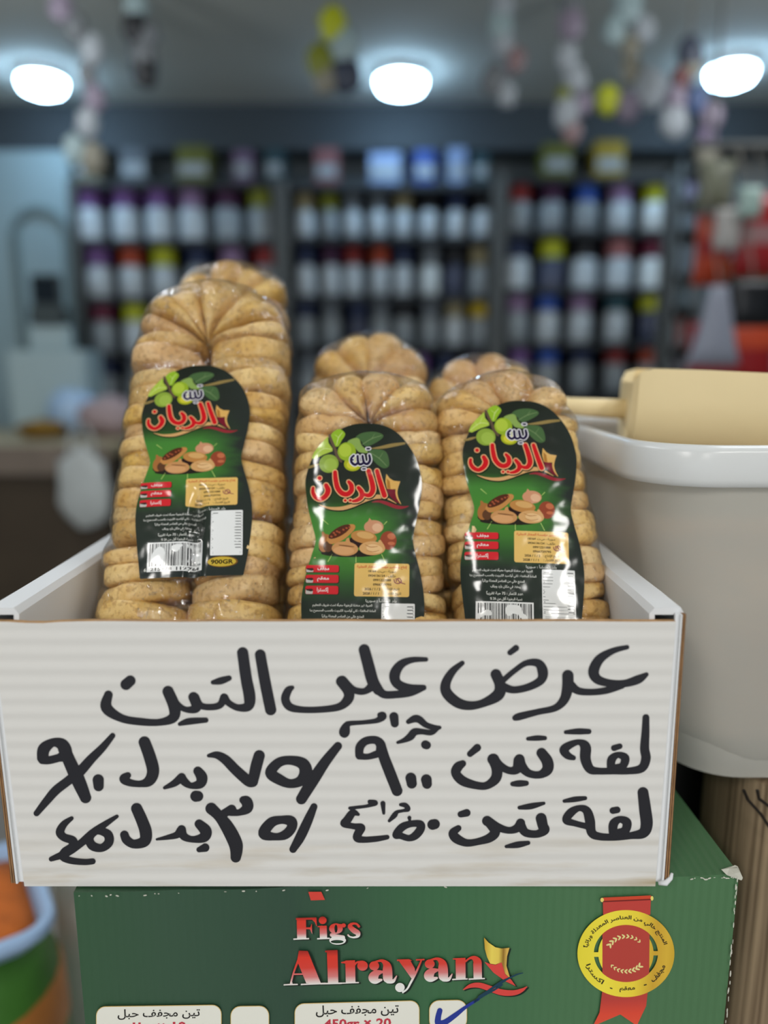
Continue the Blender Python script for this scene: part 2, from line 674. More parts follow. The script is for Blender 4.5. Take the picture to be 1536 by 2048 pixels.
# cartons standing on top of the units
TOPS = [(185, 44, 'sand', 'beige carton'), (275, 50, 'grey', 'grey-green carton'), (392, 60, 'olive', 'olive carton'), (490, 36, 'lilac', 'lilac carton'),
        (552, 34, 'teal', 'dark teal carton'), (655, 44, 'pink', 'dusty pink carton'), (770, 60, 'pale', 'pale blue carton'), (848, 40, 'blue', 'deep blue carton'),
        (912, 34, 'pale', 'pale grey tub'), (958, 30, 'teal', 'teal carton'), (1110, 56, 'olive', 'brown carton'), (1212, 56, 'gold', 'dark yellow carton')]
m_top = {k: mat('carton_' + k, lin(*[c * .75 for c in v]), .6) for k, v in CAPS.items()}
m_top['pale'] = mat('carton_pale', lin(120, 138, 172), .6)
for i, (px, wp, c, txt) in enumerate(TOPS):
    yb = 362 if px < 560 else 366 if px < 1000 else 352
    z = at_y(px, yb, YS).z + .011
    x = at_y(px, 330, YS + .12).x
    w = wp * 2.72 / 1000
    b = MB()
    b.box(-w / 2, w / 2, -.07, .10, 0, .150 + .012 * (i % 3))
    b.m = 1
    b.box(-w / 2 + .01, w / 2 - .01, -.074, -.0705, .03, .09)
    o = b.build('carton', [m_top[c], m_body[1]], None, loc=(x, YS + .12, z))
    where = ['beside the arched panel', 'next to the beige carton', 'next to the grey-green carton', 'beyond the olive carton', 'at the inner end', 'at the outer end', 'under the middle lamp',
             'beside the pale blue carton', 'beside the deep blue carton', 'next to the pale grey tub', 'under the hanging packets', 'under the yellow packet'][i]
    unit = ['unit by the arch', 'middle unit', 'unit by the red bags'][0 if px < 560 else 1 if px < 1000 else 2]
    tag(o, f'{txt} on top of the {unit}, {where}', 'carton', 'cartons on top of the shelving')

# narrow rack of small packets
zr = [at_y(768, y, YS).z for y in (395, 455, 545, 610, 690, 760)]
xa, xb = at_y(1351, 520, YS).x, at_y(1406, 520, YS).x
t = thing('packet_rack', ((xa + xb) / 2, YS, 0), 'narrow rack of small packets between the jar shelving and red bags', 'rack')
w = (xb - xa) / 2
for s in (-1, 1):
    b = MB(); b.box(s * w - .012, s * w + .012, 0, .3, 0, zr[0] + .18); b.build('side_panel', m_shelf, t)
b = MB(); b.box(-w + .012, w - .012, .28, .3, .1, zr[0] + .18); b.build('back_panel', m_back, t)
for z in zr:
    b = MB(); b.box(-w + .013, w - .013, .002, .279, z - .02, z); b.build('shelf', m_shelf, t)
for i, z in enumerate(zr):
    for k, c in enumerate((('grey', 'lilac', 'sand'), ('sand', 'grey', 'lilac'), ('lilac', 'grey', 'orange'), ('grey', 'teal', 'sand'), ('sand', 'orange', 'grey'), ('lilac', 'plum', 'navy'))[i]):
        b = MB()
        ww, hh = w * .56, (.085, .11, .16, .12, .14, .12)[i]
        b.box(-ww / 2, ww / 2, -.03, .05, 0, hh)
        o = b.build('packet', m_top[c] if k % 2 else m_body[1], None, bevel=.008, loc=((xa + xb) / 2 + (k - 1) * w * .62, YS + .07, z + .001))
        tag(o, f'small upright packet, {ORD[k]} along the {["upper", "second", "third", "fourth", "fifth", "lowest"][i]} shelf of the narrow rack', 'packet', 'packets on the narrow rack')

# ------------------------------------------------------------------ the arched wall panel with a dark monitor, the counter
m_arch = mat('arch_moulding', lin(112, 128, 128), .6)
m_pale = mat('pale_laminate', lin(176, 196, 200), .5)
YA = 4.3
zc = at_y(92, 470, YA)
x_a0, x_a1 = at_y(30, 500, YA).x, at_y(155, 500, YA).x
ra = (x_a1 - x_a0) / 2 * .93
cx = (x_a0 + x_a1) / 2 - .02
z_spring = at_y(90, 475, YA).z
z_bot = at_y(90, 745, YA).z
b = MB()


def arch_ring(r, y, z0, n=20):
    pts = [Vector((cx + r, y, z0))]
    for k in range(n + 1):
        a = PI * k / n
        pts.append(Vector((cx + r * math.cos(a), y, z_spring + r * math.sin(a))))
    pts.append(Vector((cx - r, y, z0)))
    return pts


o1, o2 = arch_ring(ra, YA - .03, z_bot), arch_ring(ra * .78, YA - .03, z_bot)
i1, i2 = arch_ring(ra, YA - .001, z_bot), arch_ring(ra * .78, YA - .001, z_bot)
n = len(o1)
b.add(o1 + o2 + i1 + i2, [q for k in range(n - 1) for q in ((k, k + 1, n + k + 1, n + k), (k, 2 * n + k, 2 * n + k + 1, k + 1), (n + k, n + k + 1, 3 * n + k + 1, 3 * n + k))])
o = b.build('arched_moulding', m_arch)
tag(o, 'grey arched moulding on the pale wall panel', 'moulding')
m_screen = mat('dark_screen', lin(18, 30, 40), .2, .6)
m_dkgrey = mat('dark_grey_plastic', lin(70, 80, 82), .5)
YM = 3.72
p0, p1 = at_y(58, 548, YM), at_y(122, 612, YM)
t = thing('monitor', ((p0.x + p1.x) / 2, YM, p1.z - .21), 'dark monitor on a pale stand in front of the arched moulding', 'monitor')
hw, hh = (p1.x - p0.x) / 2, p0.z - p1.z
b = MB(); b.box(-hw, hw, 0, .04, .21, .21 + hh); b.build('casing', m_dkgrey, t, bevel=.006)
b = MB(); b.box(-hw + .012, hw - .012, -.003, .001, .225, .21 + hh - .012); b.build('screen', m_screen, t)
b = MB(); b.box(-hw * 1.15, hw * 1.15, -.02, .08, .12, .209); b.build('keyboard_unit', m_dkgrey, t, bevel=.01)
zcab = p1.z - .21
zct = 1.045
b = MB(); b.box(-.1, .1, 0, .06, 0.0, .119); b.build('stand', m_pale, t, bevel=.01)
q0, q1 = at_y(56, 640, YA - .26), at_y(150, 735, YA - .26)
b = MB()
b.box(-.19, .19, -.08, .15, 0, zcab - .001 - zct)
o = b.build('pale_cabinet', m_pale, None, bevel=.012, loc=((p0.x + p1.x) / 2, YM + .02, zct + .0005))
tag(o, 'pale box-shaped cabinet on the counter carrying the dark monitor', 'cabinet')

m_ctop = mat('counter_top_laminate', lin(176, 160, 128), .45, vary=.1, vary_scale=6)
m_cedge = mat('counter_edge_laminate', lin(128, 114, 102), .5, vary=.1)
m_cfront = mat('dark_brown_front', lin(72, 60, 46), .6, vary=.15, vary_scale=5)
t = thing('wooden_counter', (-2.05, 3.0, 0), 'brown wooden counter with a pale top in front of the arched panel', 'counter')
b = MB(); b.box(-1.14, .93, 0, .95, 1.0, zct); b.build('counter_top', m_ctop, t, bevel=.004)
b = MB(); b.box(-1.14, .93, -.012, -.0005, .93, zct); b.build('edge_band', m_cedge, t)
b = MB(); b.box(-1.12, .90, .02, .93, 0, .999); b.build('counter_body', m_cfront, t)


def blob(name, loc, rx, ry, rz, m, seed=0, n=20, flat=.0, amp=.18, parent=None, fr=2.2):
    """a soft irregular sack or heap"""
    v, f = [], []
    rows = n // 2
    for j in range(rows + 1):
        th = PI * j / rows
        for i in range(n):
            ph = 2 * PI * i / n
            d = Vector((math.sin(th) * math.cos(ph), math.sin(th) * math.sin(ph), math.cos(th)))
            k = 1 + amp * noise.noise(d * fr + Vector((seed * 3.1, seed, 0)))
            p = Vector((d.x * rx * k, d.y * ry * k, max(d.z * k, -1 + flat) * rz))
            v.append(p)
    for j in range(rows):
        for i in range(n):
            a, bq = j * n + i, j * n + (i + 1) % n
            f.append((a, a + n, bq + n, bq))
    o = mesh_obj(name, v, f, m, parent, None, True, loc)
    return o


m_ltblue = mat('pale_blue_plastic', lin(168, 196, 226), .35)
m_pinkbag = mat('dusty_pink_plastic', lin(170, 150, 152), .5)
m_ochre = mat('ochre_goods', lin(130, 96, 20), .7, vary=.3)
m_whitebag = mat('white_plastic_bag', lin(196, 200, 198), .4, vary=.08)
zz = zct + .001
q = at_y(142, 772, 3.5)
tag(blob('plastic_bag', (q.x, 3.5, zz + .105), .125, .1, .11, m_ltblue, 1, flat=.05), 'pale blue plastic bag slumped on the wooden counter', 'bag')
q = at_y(215, 785, 3.45)
tag(blob('plastic_bag', (q.x, 3.45, zz + .09), .15, .1, .095, m_pinkbag, 2, flat=.05), 'dusty pink plastic bag on the counter beside the blue one', 'bag')
q = at_y(78, 790, 3.35)
tag(blob('spice_heap', (q.x, 3.35, zz + .04), .11, .09, .042, m_ochre, 3, flat=.06), 'low ochre heap of goods on the wooden counter', 'heap')
q = at_y(172, 975, 2.97)
t = thing('carrier_bag', (q.x, 2.95, q.z), 'white carrier bag hanging on the dark counter front', 'bag')
blob('bag_body', (0, 0, 0), .105, .03, .165, m_whitebag, 4, parent=t, amp=.25)
for s in (-1, 1):
    b = MB(); b.tube([(s * .05, 0, .13), (s * .045, .01, .2), (s * .012, .025, .25)], .006); b.build('handle', m_whitebag, t)
b = MB(); b.tube([(0, .06, .25), (0, .03, .25), (0, .022, .245), (0, .02, .26)], .006); b.build('hook', m_shelf, t)

# ------------------------------------------------------------------ hanging strands of packets
STR = [
    ('strand of pale grey packets hanging beside the arched panel', 2.9, [(122, 14, 'lilac', 26), (152, 55, 'grey', 24), (185, 100, 'pale', 26), (176, 150, 'grey', 22), (190, 196, 'lilac', 24), (176, 246, 'pale', 26), (150, 300, 'mint', 26), (186, 318, 'sand', 28)]),
    ('short dark and teal packets hanging next to the pale strand', 3.0, [(272, 10, 'mint', 26), (270, 54, 'black', 28), (300, 70, 'grey', 22), (288, 108, 'grey', 30), (290, 142, 'black', 28)]),
    ('yellow topped bunch of packets hanging in front of the middle lamp', 2.9, [(666, 48, 'yellow', 30), (690, 92, 'mint', 32), (640, 122, 'olive', 30), (650, 158, 'sand', 26), (692, 150, 'navy', 32)]),
    ('strand of pale and rose packets hanging beside the middle lamp', 2.9, [(1005, 12, 'pale', 24), (1000, 50, 'mint', 26), (1006, 86, 'pale', 22), (1032, 120, 'pink', 22), (990, 160, 'grey', 28), (1014, 188, 'pale', 22)]),
    ('longest strand of pale packets, under the ceiling over the shelves', 2.85, [(1140, 6, 'grey', 24), (1142, 48, 'lilac', 28), (1134, 112, 'pale', 24), (1150, 158, 'pale', 26), (1128, 190, 'olive', 16), (1132, 226, 'pale', 28), (1166, 208, 'lilac', 20), (1144, 262, 'pink', 22)]),
    ('strand of paired pale packets with a yellow one at its end', 2.95, [(1256, 10, 'mint', 32), (1228, 60, 'mint', 24), (1288, 58, 'pale', 24), (1262, 96, 'sand', 22), (1262, 140, 'sand', 24), (1300, 178, 'pale', 34), (1216, 200, 'yellow', 26), (1256, 214, 'lilac', 26)]),
    ('strand of red, tan and white packets near the end lamp', 2.8, [(1380, 104, 'navy', 28), (1384, 130, 'sand', 22), (1364, 156, 'crimson', 22), (1352, 196, 'lilac', 24), (1348, 242, 'pale', 30), (1394, 200, 'blue', 24), (1422, 232, 'lilac', 26), (1414, 276, 'purple', 22), (1414, 312, 'sand', 26)]),
]
m_top['mint'] = mat('packet_mint', lin(160, 180, 182), .4)
m_top['pale'] = mat('packet_pale', lin(172, 178, 184), .4)
GREYED = {k: [.45 * c + .55 * (sum(v) / 3 * .7 + 42) for c in v] if k not in ('yellow', 'olive') else v for k, v in CAPS.items()}
m_pk = {k: mat('packet_' + k, lin(*v), .4) for k, v in GREYED.items()}
m_pk['mint'], m_pk['pale'] = m_top['mint'], m_top['pale']
m_string = mat('string', lin(120, 116, 108), .8)
for si, (lab, Y, items) in enumerate(STR):
    p0 = at_y(items[0][0], items[0][1], Y)
    t = thing('packet_strand', (p0.x, Y, CEIL), lab, 'packets')
    pts = [Vector((0, 0, 0))] + [Vector((at_y(px, py, Y).x - p0.x, .012, at_y(px, py, Y).z - CEIL)) for px, py, _, _ in items]
    pts = [pts[0]] + sorted(pts[1:], key=lambda v: -v.z)
    b = MB(); b.tube(pts, .004); b.build('string', m_string, t)
    for k, (px, py, c, r) in enumerate(items):
        q = at_y(px, py, Y)
        rr = r * Y / FPX
        blob('packet', (q.x - p0.x, 0, q.z - CEIL), rr * .85, rr * .35, rr * 1.05, m_pk[c], si * 10 + k, 14, parent=t, amp=.3)

# red snack bags on a rail beside the shelves
m_red = mat('red_foil', lin(150, 26, 30), .35)
m_orange = mat('orange_red_foil', lin(190, 70, 40), .35)
m_blk = mat('black_foil', lin(14, 16, 22), .35)
m_grn = mat('olive_foil', lin(90, 96, 36), .4)


def pillow(name, px, py, wp, hp, Y, m, label, cat, band=None, group=None, hook=None, taper=0.0):
    q = at_y(px, py, Y)
    k = Y / FPX * 1.0
    w, h = wp * k, hp * k
    t = thing(name, (q.x, Y, q.z), label, cat, group)
    n, v, f = 16, [], []
    for j in range(n + 1):
        for i in range(n + 1):
            a, c = i / n * 2 - 1, j / n * 2 - 1
            d = (max(0, 1 - a ** 4) * max(0, 1 - abs(c) ** 3)) ** .5
            v.append((a * w / 2 * (1 - .08 * (1 - abs(c))) * (1 - taper * (c + .6) * .7), -d * .25 * min(w, h) * (1 - taper * .5 * (c + 1)), c * h / 2))
    m2 = len(v)
    v += [(x, -y, z) for x, y, z in v]
    for j in range(n):
        for i in range(n):
            a = j * (n + 1) + i
            f += [(a, a + 1, a + n + 2, a + n + 1), (m2 + a, m2 + a + n + 1, m2 + a + n + 2, m2 + a + 1)]
    mesh_obj('bag_body', v, f, m, t, None, True)
    if band:
        z0, z1, bm_ = band
        vb, fb = [], []
        for j in (0, 1, 2, 3):
            c = z0 + (z1 - z0) * j / 3
            for i in range(n + 1):
                a = i / n * 2 - 1
                d = (max(0, 1 - a ** 4) * max(0, 1 - abs(c) ** 3)) ** .5
                vb.append((a * w / 2 * (1 - .08 * (1 - abs(c))) * .98, -d * .25 * min(w, h) - .002, c * h / 2))
        for j in range(3):
            for i in range(n):
                a = j * (n + 1) + i
                fb.append((a, a + 1, a + n + 2, a + n + 1))
        mesh_obj('printed_band', vb, fb, bm_, t, None, True)
    b = MB()
    b.tube([(0, .004, h / 2 - .01), (0, .01, h / 2 + .03), (0, 2.55 - Y, hook if hook else h / 2 + .06)], .003)
    b.build('hanger', m_string, t)
    return t


SB = [('snack_bag', 1424, 500, 70, 130, 2.75, m_orange, 'orange-red snack bag hanging beside the narrow rack', (-.2, .3, m_red)),
      ('snack_bag', 1512, 470, 84, 150, 2.5, m_red, 'dark red snack bag hanging directly above the olive one', (-.25, .2, mat('foil_pink', lin(150, 110, 110), .4))),
      ('snack_bag', 1500, 556, 90, 70, 2.6, m_grn, 'olive snack bag hanging under the dark red one', None),
      ('snack_bag', 1502, 606, 100, 90, 2.38, m_blk, 'black snack bag hanging above the red and orange bag', None),
      ('snack_bag', 1462, 712, 180, 130, 2.78, m_red, 'wide red and orange bag hanging behind the white pouch', (.2, .85, m_orange)),
      ('white_pouch', 1432, 652, 92, 150, 2.3, mat('white_pouch_plastic', lin(140, 144, 158), .4), 'white pear-shaped pouch hanging in front of the red bags', None),
      ('pale_packet', 1455, 458, 50, 76, 2.44, mat('cream_packet', lin(176, 172, 168), .35), 'cream packet hanging above the orange-red snack bag', None),
      ('pale_packet', 1500, 404, 46, 56, 2.4, mat('pale_green_packet', lin(160, 184, 176), .35), 'pale green packet hanging above the dark red bag', None),
      ('pale_packet', 1430, 372, 70, 90, 2.7, mat('olive_grey_packet', lin(110, 112, 92), .5), 'olive grey packet hanging above the cream packet', None)]
zrail = at_y(1460, 300, 2.6).z
b = MB()
b.tube([(.98, 2.55, zrail), (2.2, 2.55, zrail)], .012, 10)
for x in (1.05, 2.1):
    b.tube([(x, 2.55, zrail), (x, 2.55, CEIL)], .006, 8)
o = b.build('hanging_rail', m_shelf)
tag(o, 'thin metal rail under the ceiling from which the red bags hang', 'rail')
for nm, px, py, wp, hp, Y, m, lab, band in SB:
    q = at_y(px, py, Y)
    pillow(nm, px, py, wp, hp, Y, m, lab, 'bag', band, 'bags hanging on the rail', hook=zrail - q.z, taper=.55 if nm == 'white_pouch' else 0)

# ================================================================== the tub, its scoop and the cabinet under it
def translucent_plastic(name, color, tr=.35, rough=.35, clear=0.0):
    m = mat(name, color, rough, .45, bump=.05, bump_scale=25)
    nt, b = nodes_of(m)
    t = nt.nodes.new('ShaderNodeBsdfTranslucent')
    t.inputs[0].default_value = (*color, 1)
    mx = nt.nodes.new('ShaderNodeMixShader')
    mx.inputs[0].default_value = tr
    nt.links.new(b.outputs[0], mx.inputs[1])
    nt.links.new(t.outputs[0], mx.inputs[2])
    last = mx
    if clear:
        g = nt.nodes.new('ShaderNodeBsdfRefraction')
        g.inputs['Color'].default_value = (.93, .93, .9, 1)
        g.inputs['Roughness'].default_value = .32
        g.inputs['IOR'].default_value = 1.12
        m2 = nt.nodes.new('ShaderNodeMixShader')
        m2.inputs[0].default_value = clear
        nt.links.new(mx.outputs[0], m2.inputs[1])
        nt.links.new(g.outputs[0], m2.inputs[2])
        last = m2
    nt.links.new(last.outputs[0], nt.nodes['Material Output'].inputs[0])
    return m


m_tub = translucent_plastic('milky_plastic', (.72, .70, .64), .25, .35, .42)
m_rim = translucent_plastic('milky_plastic_rim', (.84, .85, .84), .2, .25)
TX0, TX1, TY0, TY1 = .179, .70, .492, .82
ZR, ZBOT = H - .050, H - .3135


def rring(x0, x1, y0, y1, r, z, n=10):
    pts = []
    for cx, cy, a0 in ((x1 - r, y1 - r, 0), (x0 + r, y1 - r, 90), (x0 + r, y0 + r, 180), (x1 - r, y0 + r, 270)):
        for k in range(n + 1):
            a = math.radians(a0 + 90 * k / n)
            pts.append(Vector((cx + r * math.cos(a), cy + r * math.sin(a), z)))
    return pts


t = thing('plastic_tub', (0, 0, 0), 'large milky white plastic tub with a thick rim behind the carton', 'tub')
b = MB()


def tub_at(k, off=0.0):
    """k: 0 at the rim, 1 at the floor of the tub"""
    return (TX0 + .043 * k + off, TX1 - .043 * k - off, TY0 + .016 * k + off, TY1 - .03 * k - off)


rings = []
for k, off, dz in ((1, .045, 0), (1, .030, .001), (1, .016, .006), (1, .006, .016), (.985, 0, .032)):
    x0, x1, y0, y1 = tub_at(k, off)
    rings.append(rring(x0, x1, y0, y1, .055, ZBOT + dz))
for k in (.8, .6, .4, .2, .03):
    x0, x1, y0, y1 = tub_at(k)
    rings.append(rring(x0, x1, y0, y1, .05, ZR - (ZR - ZBOT) * k))
for k in (.03, .2, .4, .6, .8, .96):
    x0, x1, y0, y1 = tub_at(k, .004)
    rings.append(rring(x0, x1, y0, y1, .047, ZR - (ZR - ZBOT) * k))
b.loft(rings)
b.build('tub_wall', m_tub, t, auto=.9)
b = MB()
rr = []
for off, z in ((-.001, ZR - .028), (-.005, ZR - .027), (-.0062, ZR - .022), (-.0062, ZR - .004), (-.004, ZR), (.001, ZR + .0005), (.0062, ZR - .001), (.0068, ZR - .007), (.0045, ZR - .010)):
    rr.append(rring(TX0 + off, TX1 - off, TY0 + off, TY1 - off, .05, z))
rr.append(rr[0])
b.loft(rr, False, False)
b.build('rim', m_rim, t, smooth=True)
m_goods = mat('dried_goods', lin(206, 160, 122), .8, vary=.35, vary_scale=45, bump=.6, bump_scale=90)
b = MB()
rings = []
for k, off, h in ((.86, .016, 0), (.80, .010, 0), (.60, .009, 0), (.46, .009, 0), (.44, .014, .002), (.43, .05, .010), (.42, .085, .015), (.42, .115, .017), (.42, .14, .018)):
    x0, x1, y0, y1 = tub_at(k, off)
    z = ZR - (ZR - ZBOT) * k + h
    rings.append([p + Vector((0, 0, .004 * noise.noise(p * 40) if k < .45 else 0)) for p in rring(x0, x1, y0, y1, max(.01, .045 - off * .2), z)])
b.loft(rings)
o = b.build('dried_goods', m_goods, None, auto=.8)
tag(o, 'tan dried goods filling the milky plastic tub', 'food', kind='stuff')

# wooden scoop lying in the tub, handle over the back rim
m_scoop = mat('pale_scoop_wood', lin(244, 222, 172), .5, .35, vary=.06, vary_scale=9, bump=.08, bump_scale=30)
pb = at_y(1250, 805, .665)
t = thing('wooden_scoop', (pb.x, pb.y, pb.z), 'large pale wooden scoop lying across the white plastic tub', 'scoop')
ax = Vector((.40, -.085, -.012)).normalized()
sd = ax.cross(Vector((0, 0, 1))).normalized()
up = sd.cross(ax).normalized()
b = MB()
rings = []


def scoop_ring(s, w, d, top, k=14):
    o_ = []
    for i in range(k + 1):
        a = PI + PI * i / k
        ca, sa = math.cos(a), math.sin(a)
        o_.append(ax * s + sd * (w * (1 if ca > 0 else -1) * abs(ca) ** .45) + up * (top + d * (-abs(sa) ** .6)))
    return o_


th = .007
secs = [(.000, .050, .050, .018), (.004, .057, .066, .027), (.014, .060, .072, .030), (.05, .063, .074, .030), (.15, .066, .074, .028), (.26, .066, .068, .022), (.34, .062, .05, .01)]
outer = [scoop_ring(*s) for s in secs]
inner = [scoop_ring(max(s, .011) if s < .02 else s, w - th, d - th, tp) for s, w, d, tp in secs]
for O, I in zip(outer, inner):
    rings.append(O + list(reversed(I)))
b.loft(rings, True, True)
b.add([p for p in scoop_ring(.0005, .05, .05, .018)], [tuple(range(15))])
b.add([p for p in scoop_ring(.012, .05, .062, .024)], [tuple(range(15))])
b.build('bowl', m_scoop, t, auto=.7)
b = MB()
hd = Vector((-.150, .055, .006))
b.tube([Vector((.004, 0, -.006)), hd * .3 + Vector((0, 0, -.006)), hd * .7 + Vector((0, 0, -.003)), hd + Vector((0, 0, -.002)), hd * 1.04], [.009, .008, .008, .009, .006], 12)
b.build('handle', m_scoop, t, smooth=True)

# cabinet under the tub
m_grain = mat('vertical_grain_wood', lin(150, 126, 100), .6)
nt, bs = nodes_of(m_grain)
tc = nt.nodes.new('ShaderNodeTexCoord')
mp = nt.nodes.new('ShaderNodeMapping')
mp.inputs['Scale'].default_value = (230, 230, 4)
nz = nt.nodes.new('ShaderNodeTexNoise')
nz.inputs['Scale'].default_value = 1.0
nz.inputs['Detail'].default_value = 4
rp = nt.nodes.new('ShaderNodeValToRGB')
rp.color_ramp.elements[0].position, rp.color_ramp.elements[1].position = .35, .65
rp.color_ramp.elements[0].color = (*lin(112, 92, 70), 1)
rp.color_ramp.elements[1].color = (*lin(176, 152, 122), 1)
bp = nt.nodes.new('ShaderNodeBump')
bp.inputs['Strength'].default_value = .5
bp.inputs['Distance'].default_value = .002
nt.links.new(tc.outputs['Object'], mp.inputs['Vector'])
nt.links.new(mp.outputs[0], nz.inputs['Vector'])
nt.links.new(nz.outputs[0], rp.inputs[0])
nt.links.new(rp.outputs[0], bs.inputs['Base Color'])
nt.links.new(nz.outputs[0], bp.inputs['Height'])
nt.links.new(bp.outputs[0], bs.inputs['Normal'])
b = MB()
b.loft([rring(.284, .95, .50, .64, .05, 0), rring(.284, .95, .50, .64, .05, ZBOT - .001)])
o = b.build('wooden_cabinet', m_grain, auto=.7)
tag(o, 'fine-grained brown wooden cabinet standing under the white tub', 'cabinet')
m_gapshade = mat('gap_shade_black', lin(20, 19, 18), .6)  # black block added to stand in for the deep shade under the tub
t = thing('gap_shade_block', (.59, .80, 0), 'black shade crate under the white tub, behind the brown cabinet', 'filler')
b = MB(); b.loft([rring(-.31, .31, -.14, .14, .02, 0), rring(-.345, .345, -.15, .15, .02, ZBOT - .03)]); b.build('shade_block_body', m_gapshade, t, auto=.7)
b = MB(); b.loft([rring(-.35, .35, -.155, .155, .02, ZBOT - .0299), rring(-.35, .35, -.155, .155, .02, ZBOT - .001)]); b.build('shade_block_lip', m_gapshade, t, auto=.7)
b = MB()
c0 = at_y(1496, 1600, .496)
c1 = at_y(1536, 1650, .496)
b.tube([c0 + Vector((-.004, 0, .008)), c0, (c0 + c1) / 2 + Vector((.002, 0, -.001)), c1, c1 + Vector((.02, 0, -.03)), c1 + Vector((.03, .0, -.2))], .0012, 6)
b.tube([c0 + Vector((.006, 0, .008)), c0 + Vector((.008, 0, .001)), (c0 + c1) / 2 + Vector((.012, 0, .002)), c1 + Vector((.012, 0, .004)), c1 + Vector((.03, 0, -.01))], .0012, 6)
o = b.build('dark_cord', ink(30, 22, 18))
tag(o, 'thin dark cord hanging down the front of the brown cabinet', 'cord')

# ================================================================== low goods beside the display
m_tray = mat('sky_blue_plastic', lin(160, 188, 222), .4)
m_orangefood = mat('orange_lentils', lin(206, 108, 36), .7, vary=.2, vary_scale=40, bump=.5, bump_scale=120)
m_sack = mat('green_printed_sack', lin(62, 112, 40), .5, vary=.3, vary_scale=9)
m_sackor = mat('orange_sack_print', lin(176, 112, 52), .5, vary=.2)
cpt = at_z(92, 1850, .665)
ang = math.radians(40)
t = thing('plastic_tray', (cpt.x, cpt.y, .585), 'sky blue plastic tray of orange goods beside the stacked cartons', 'tray', rot=(0, 0, 0))


def tring(off, z, r):
    # the visible corner sits at the origin
    return [R @ p for p in rring(off, .215 - off, off, .40 - off, max(.004, r - off), z, 6)]


R = Matrix.Translation((.012, 0, 0)) @ Matrix.Rotation(math.radians(124), 4, 'Z')
b = MB()
b.loft([tring(.02, .045, .05), tring(.012, .048, .05), tring(.002, .062, .04), tring(-.004, .066, .04), tring(-.007, .073, .04), tring(-.004, .081, .04), tring(.008, .081, .04), tring(.012, .074, .04), tring(.015, .064, .04), tring(.022, .052, .05)])
b.build('tray_shell', m_tray, t, auto=.8)
b = MB()
b.loft([tring(.0235, .0535, .05), tring(.0165, .066, .045), tring(.05, .074, .06), tring(.09, .080, .02)])
o = b.build('orange_lentils', m_orangefood, None, smooth=True, loc=(cpt.x, cpt.y, .585))
tag(o, 'orange goods heaped in the sky blue tray', 'food', kind='stuff')
t = thing('printed_sack', (cpt.x, cpt.y, 0), 'plump green printed sack lying under the sky blue tray', 'sack')
b = MB()
b.loft([tring(.05, .0, .08), tring(.0, .05, .10), tring(-.02, .2, .10), tring(-.022, .36, .10), tring(-.018, .54, .10), tring(.0, .60, .10), tring(.03, .629, .10)])
b.build('sack_body', m_sack, t, smooth=True)
b = MB()
b.loft([tring(-.0218, .48, .10), tring(-.0206, .51, .10), tring(-.0194, .54, .10), tring(-.014, .555, .10)], False, False)
b.build('printed_band', m_sackor, t, smooth=True)
g0 = at_y(110, 1900, 1.0)
b = MB()
b.box(g0.x, g0.x + .22, 1.0, 1.25, 0, .80)
o = b.build('grey_bin', mat('light_grey_plastic', lin(236, 236, 228), .5, vary=.03), bevel=.012)
tag(o, 'plain light grey bin standing behind the green printed carton', 'bin')

# ================================================================== the green printed carton
ZG = H - .324                          # its top
GA = Vector((at_z(147, 1785, ZG).x, at_z(147, 1785, ZG).y, ZG))
GB = Vector((at_z(1478, 1747, ZG).x, at_z(1478, 1747, ZG).y, ZG))
gx = (GB - GA).normalized()
gy = Vector((0, 0, 1)).cross(gx)
gn = -gy
GW = (GB - GA).length
GH, GD = .255, .34
m_green = mat('green_printed_board', lin(72, 112, 78), .42, .4)
nt, bs = nodes_of(m_green)
tc = nt.nodes.new('ShaderNodeTexCoord')
sp = nt.nodes.new('ShaderNodeSeparateXYZ')
nt.links.new(tc.outputs['Generated'], sp.inputs[0])
rp = nt.nodes.new('ShaderNodeValToRGB')
els = rp.color_ramp.elements
els[0].position, els[0].color = 0.0, (*lin(54, 90, 62), 1)
els[1].position, els[1].color = 1.0, (*lin(78, 118, 80), 1)
for p, c in ((.16, (56, 86, 66)), (.34, (50, 78, 62)), (.55, (62, 108, 72)), (.75, (76, 118, 80))):
    e = els.new(p)
    e.color = (*lin(*c), 1)
nt.links.new(sp.outputs[0], rp.inputs[0])
nt.links.new(rp.outputs[0], bs.inputs['Base Color'])
wv = nt.nodes.new('ShaderNodeTexWave')
wv.inputs['Scale'].default_value = 55
wv.inputs['Distortion'].default_value = 1.2
wv.inputs['Detail'].default_value = 2
mp = nt.nodes.new('ShaderNodeMapping')
mp.inputs['Scale'].default_value = (1, 1, .05)
nt.links.new(tc.outputs['Object'], mp.inputs[0])
nt.links.new(mp.outputs[0], wv.inputs[0])
bp = nt.nodes.new('ShaderNodeBump')
bp.inputs['Strength'].default_value = .22
bp.inputs['Distance'].default_value = .002
nt.links.new(wv.outputs['Fac'], bp.inputs['Height'])
nt.links.new(bp.outputs[0], bs.inputs['Normal'])
m_scuff = mat('scuffed_board', lin(206, 204, 190), .8)

gbox = thing('printed_carton', (GA.x, GA.y, ZG - GH), 'green printed carton with a gold seal under the white open carton', 'carton')
gM = Matrix((gx, gy, Vector((0, 0, 1)))).transposed().to_4x4()
b = MB()
N = 26
# front, back, sides and top as one dented shell


def gp(i, j, front=True):
    x = GW * i / N
    z = GH * j / 10
    dent = .0009 * noise.noise(Vector((x * 9, z * 9, 1.7)))
    edge = min(1, min(i, N - i) / 2, min(j, 10 - j) / 1.5)
    return Vector((x, dent * edge * .7 if front else GD, z - (.0018 * abs(noise.noise(Vector((x * 14, 0, 4)))) if j == 10 else 0)))


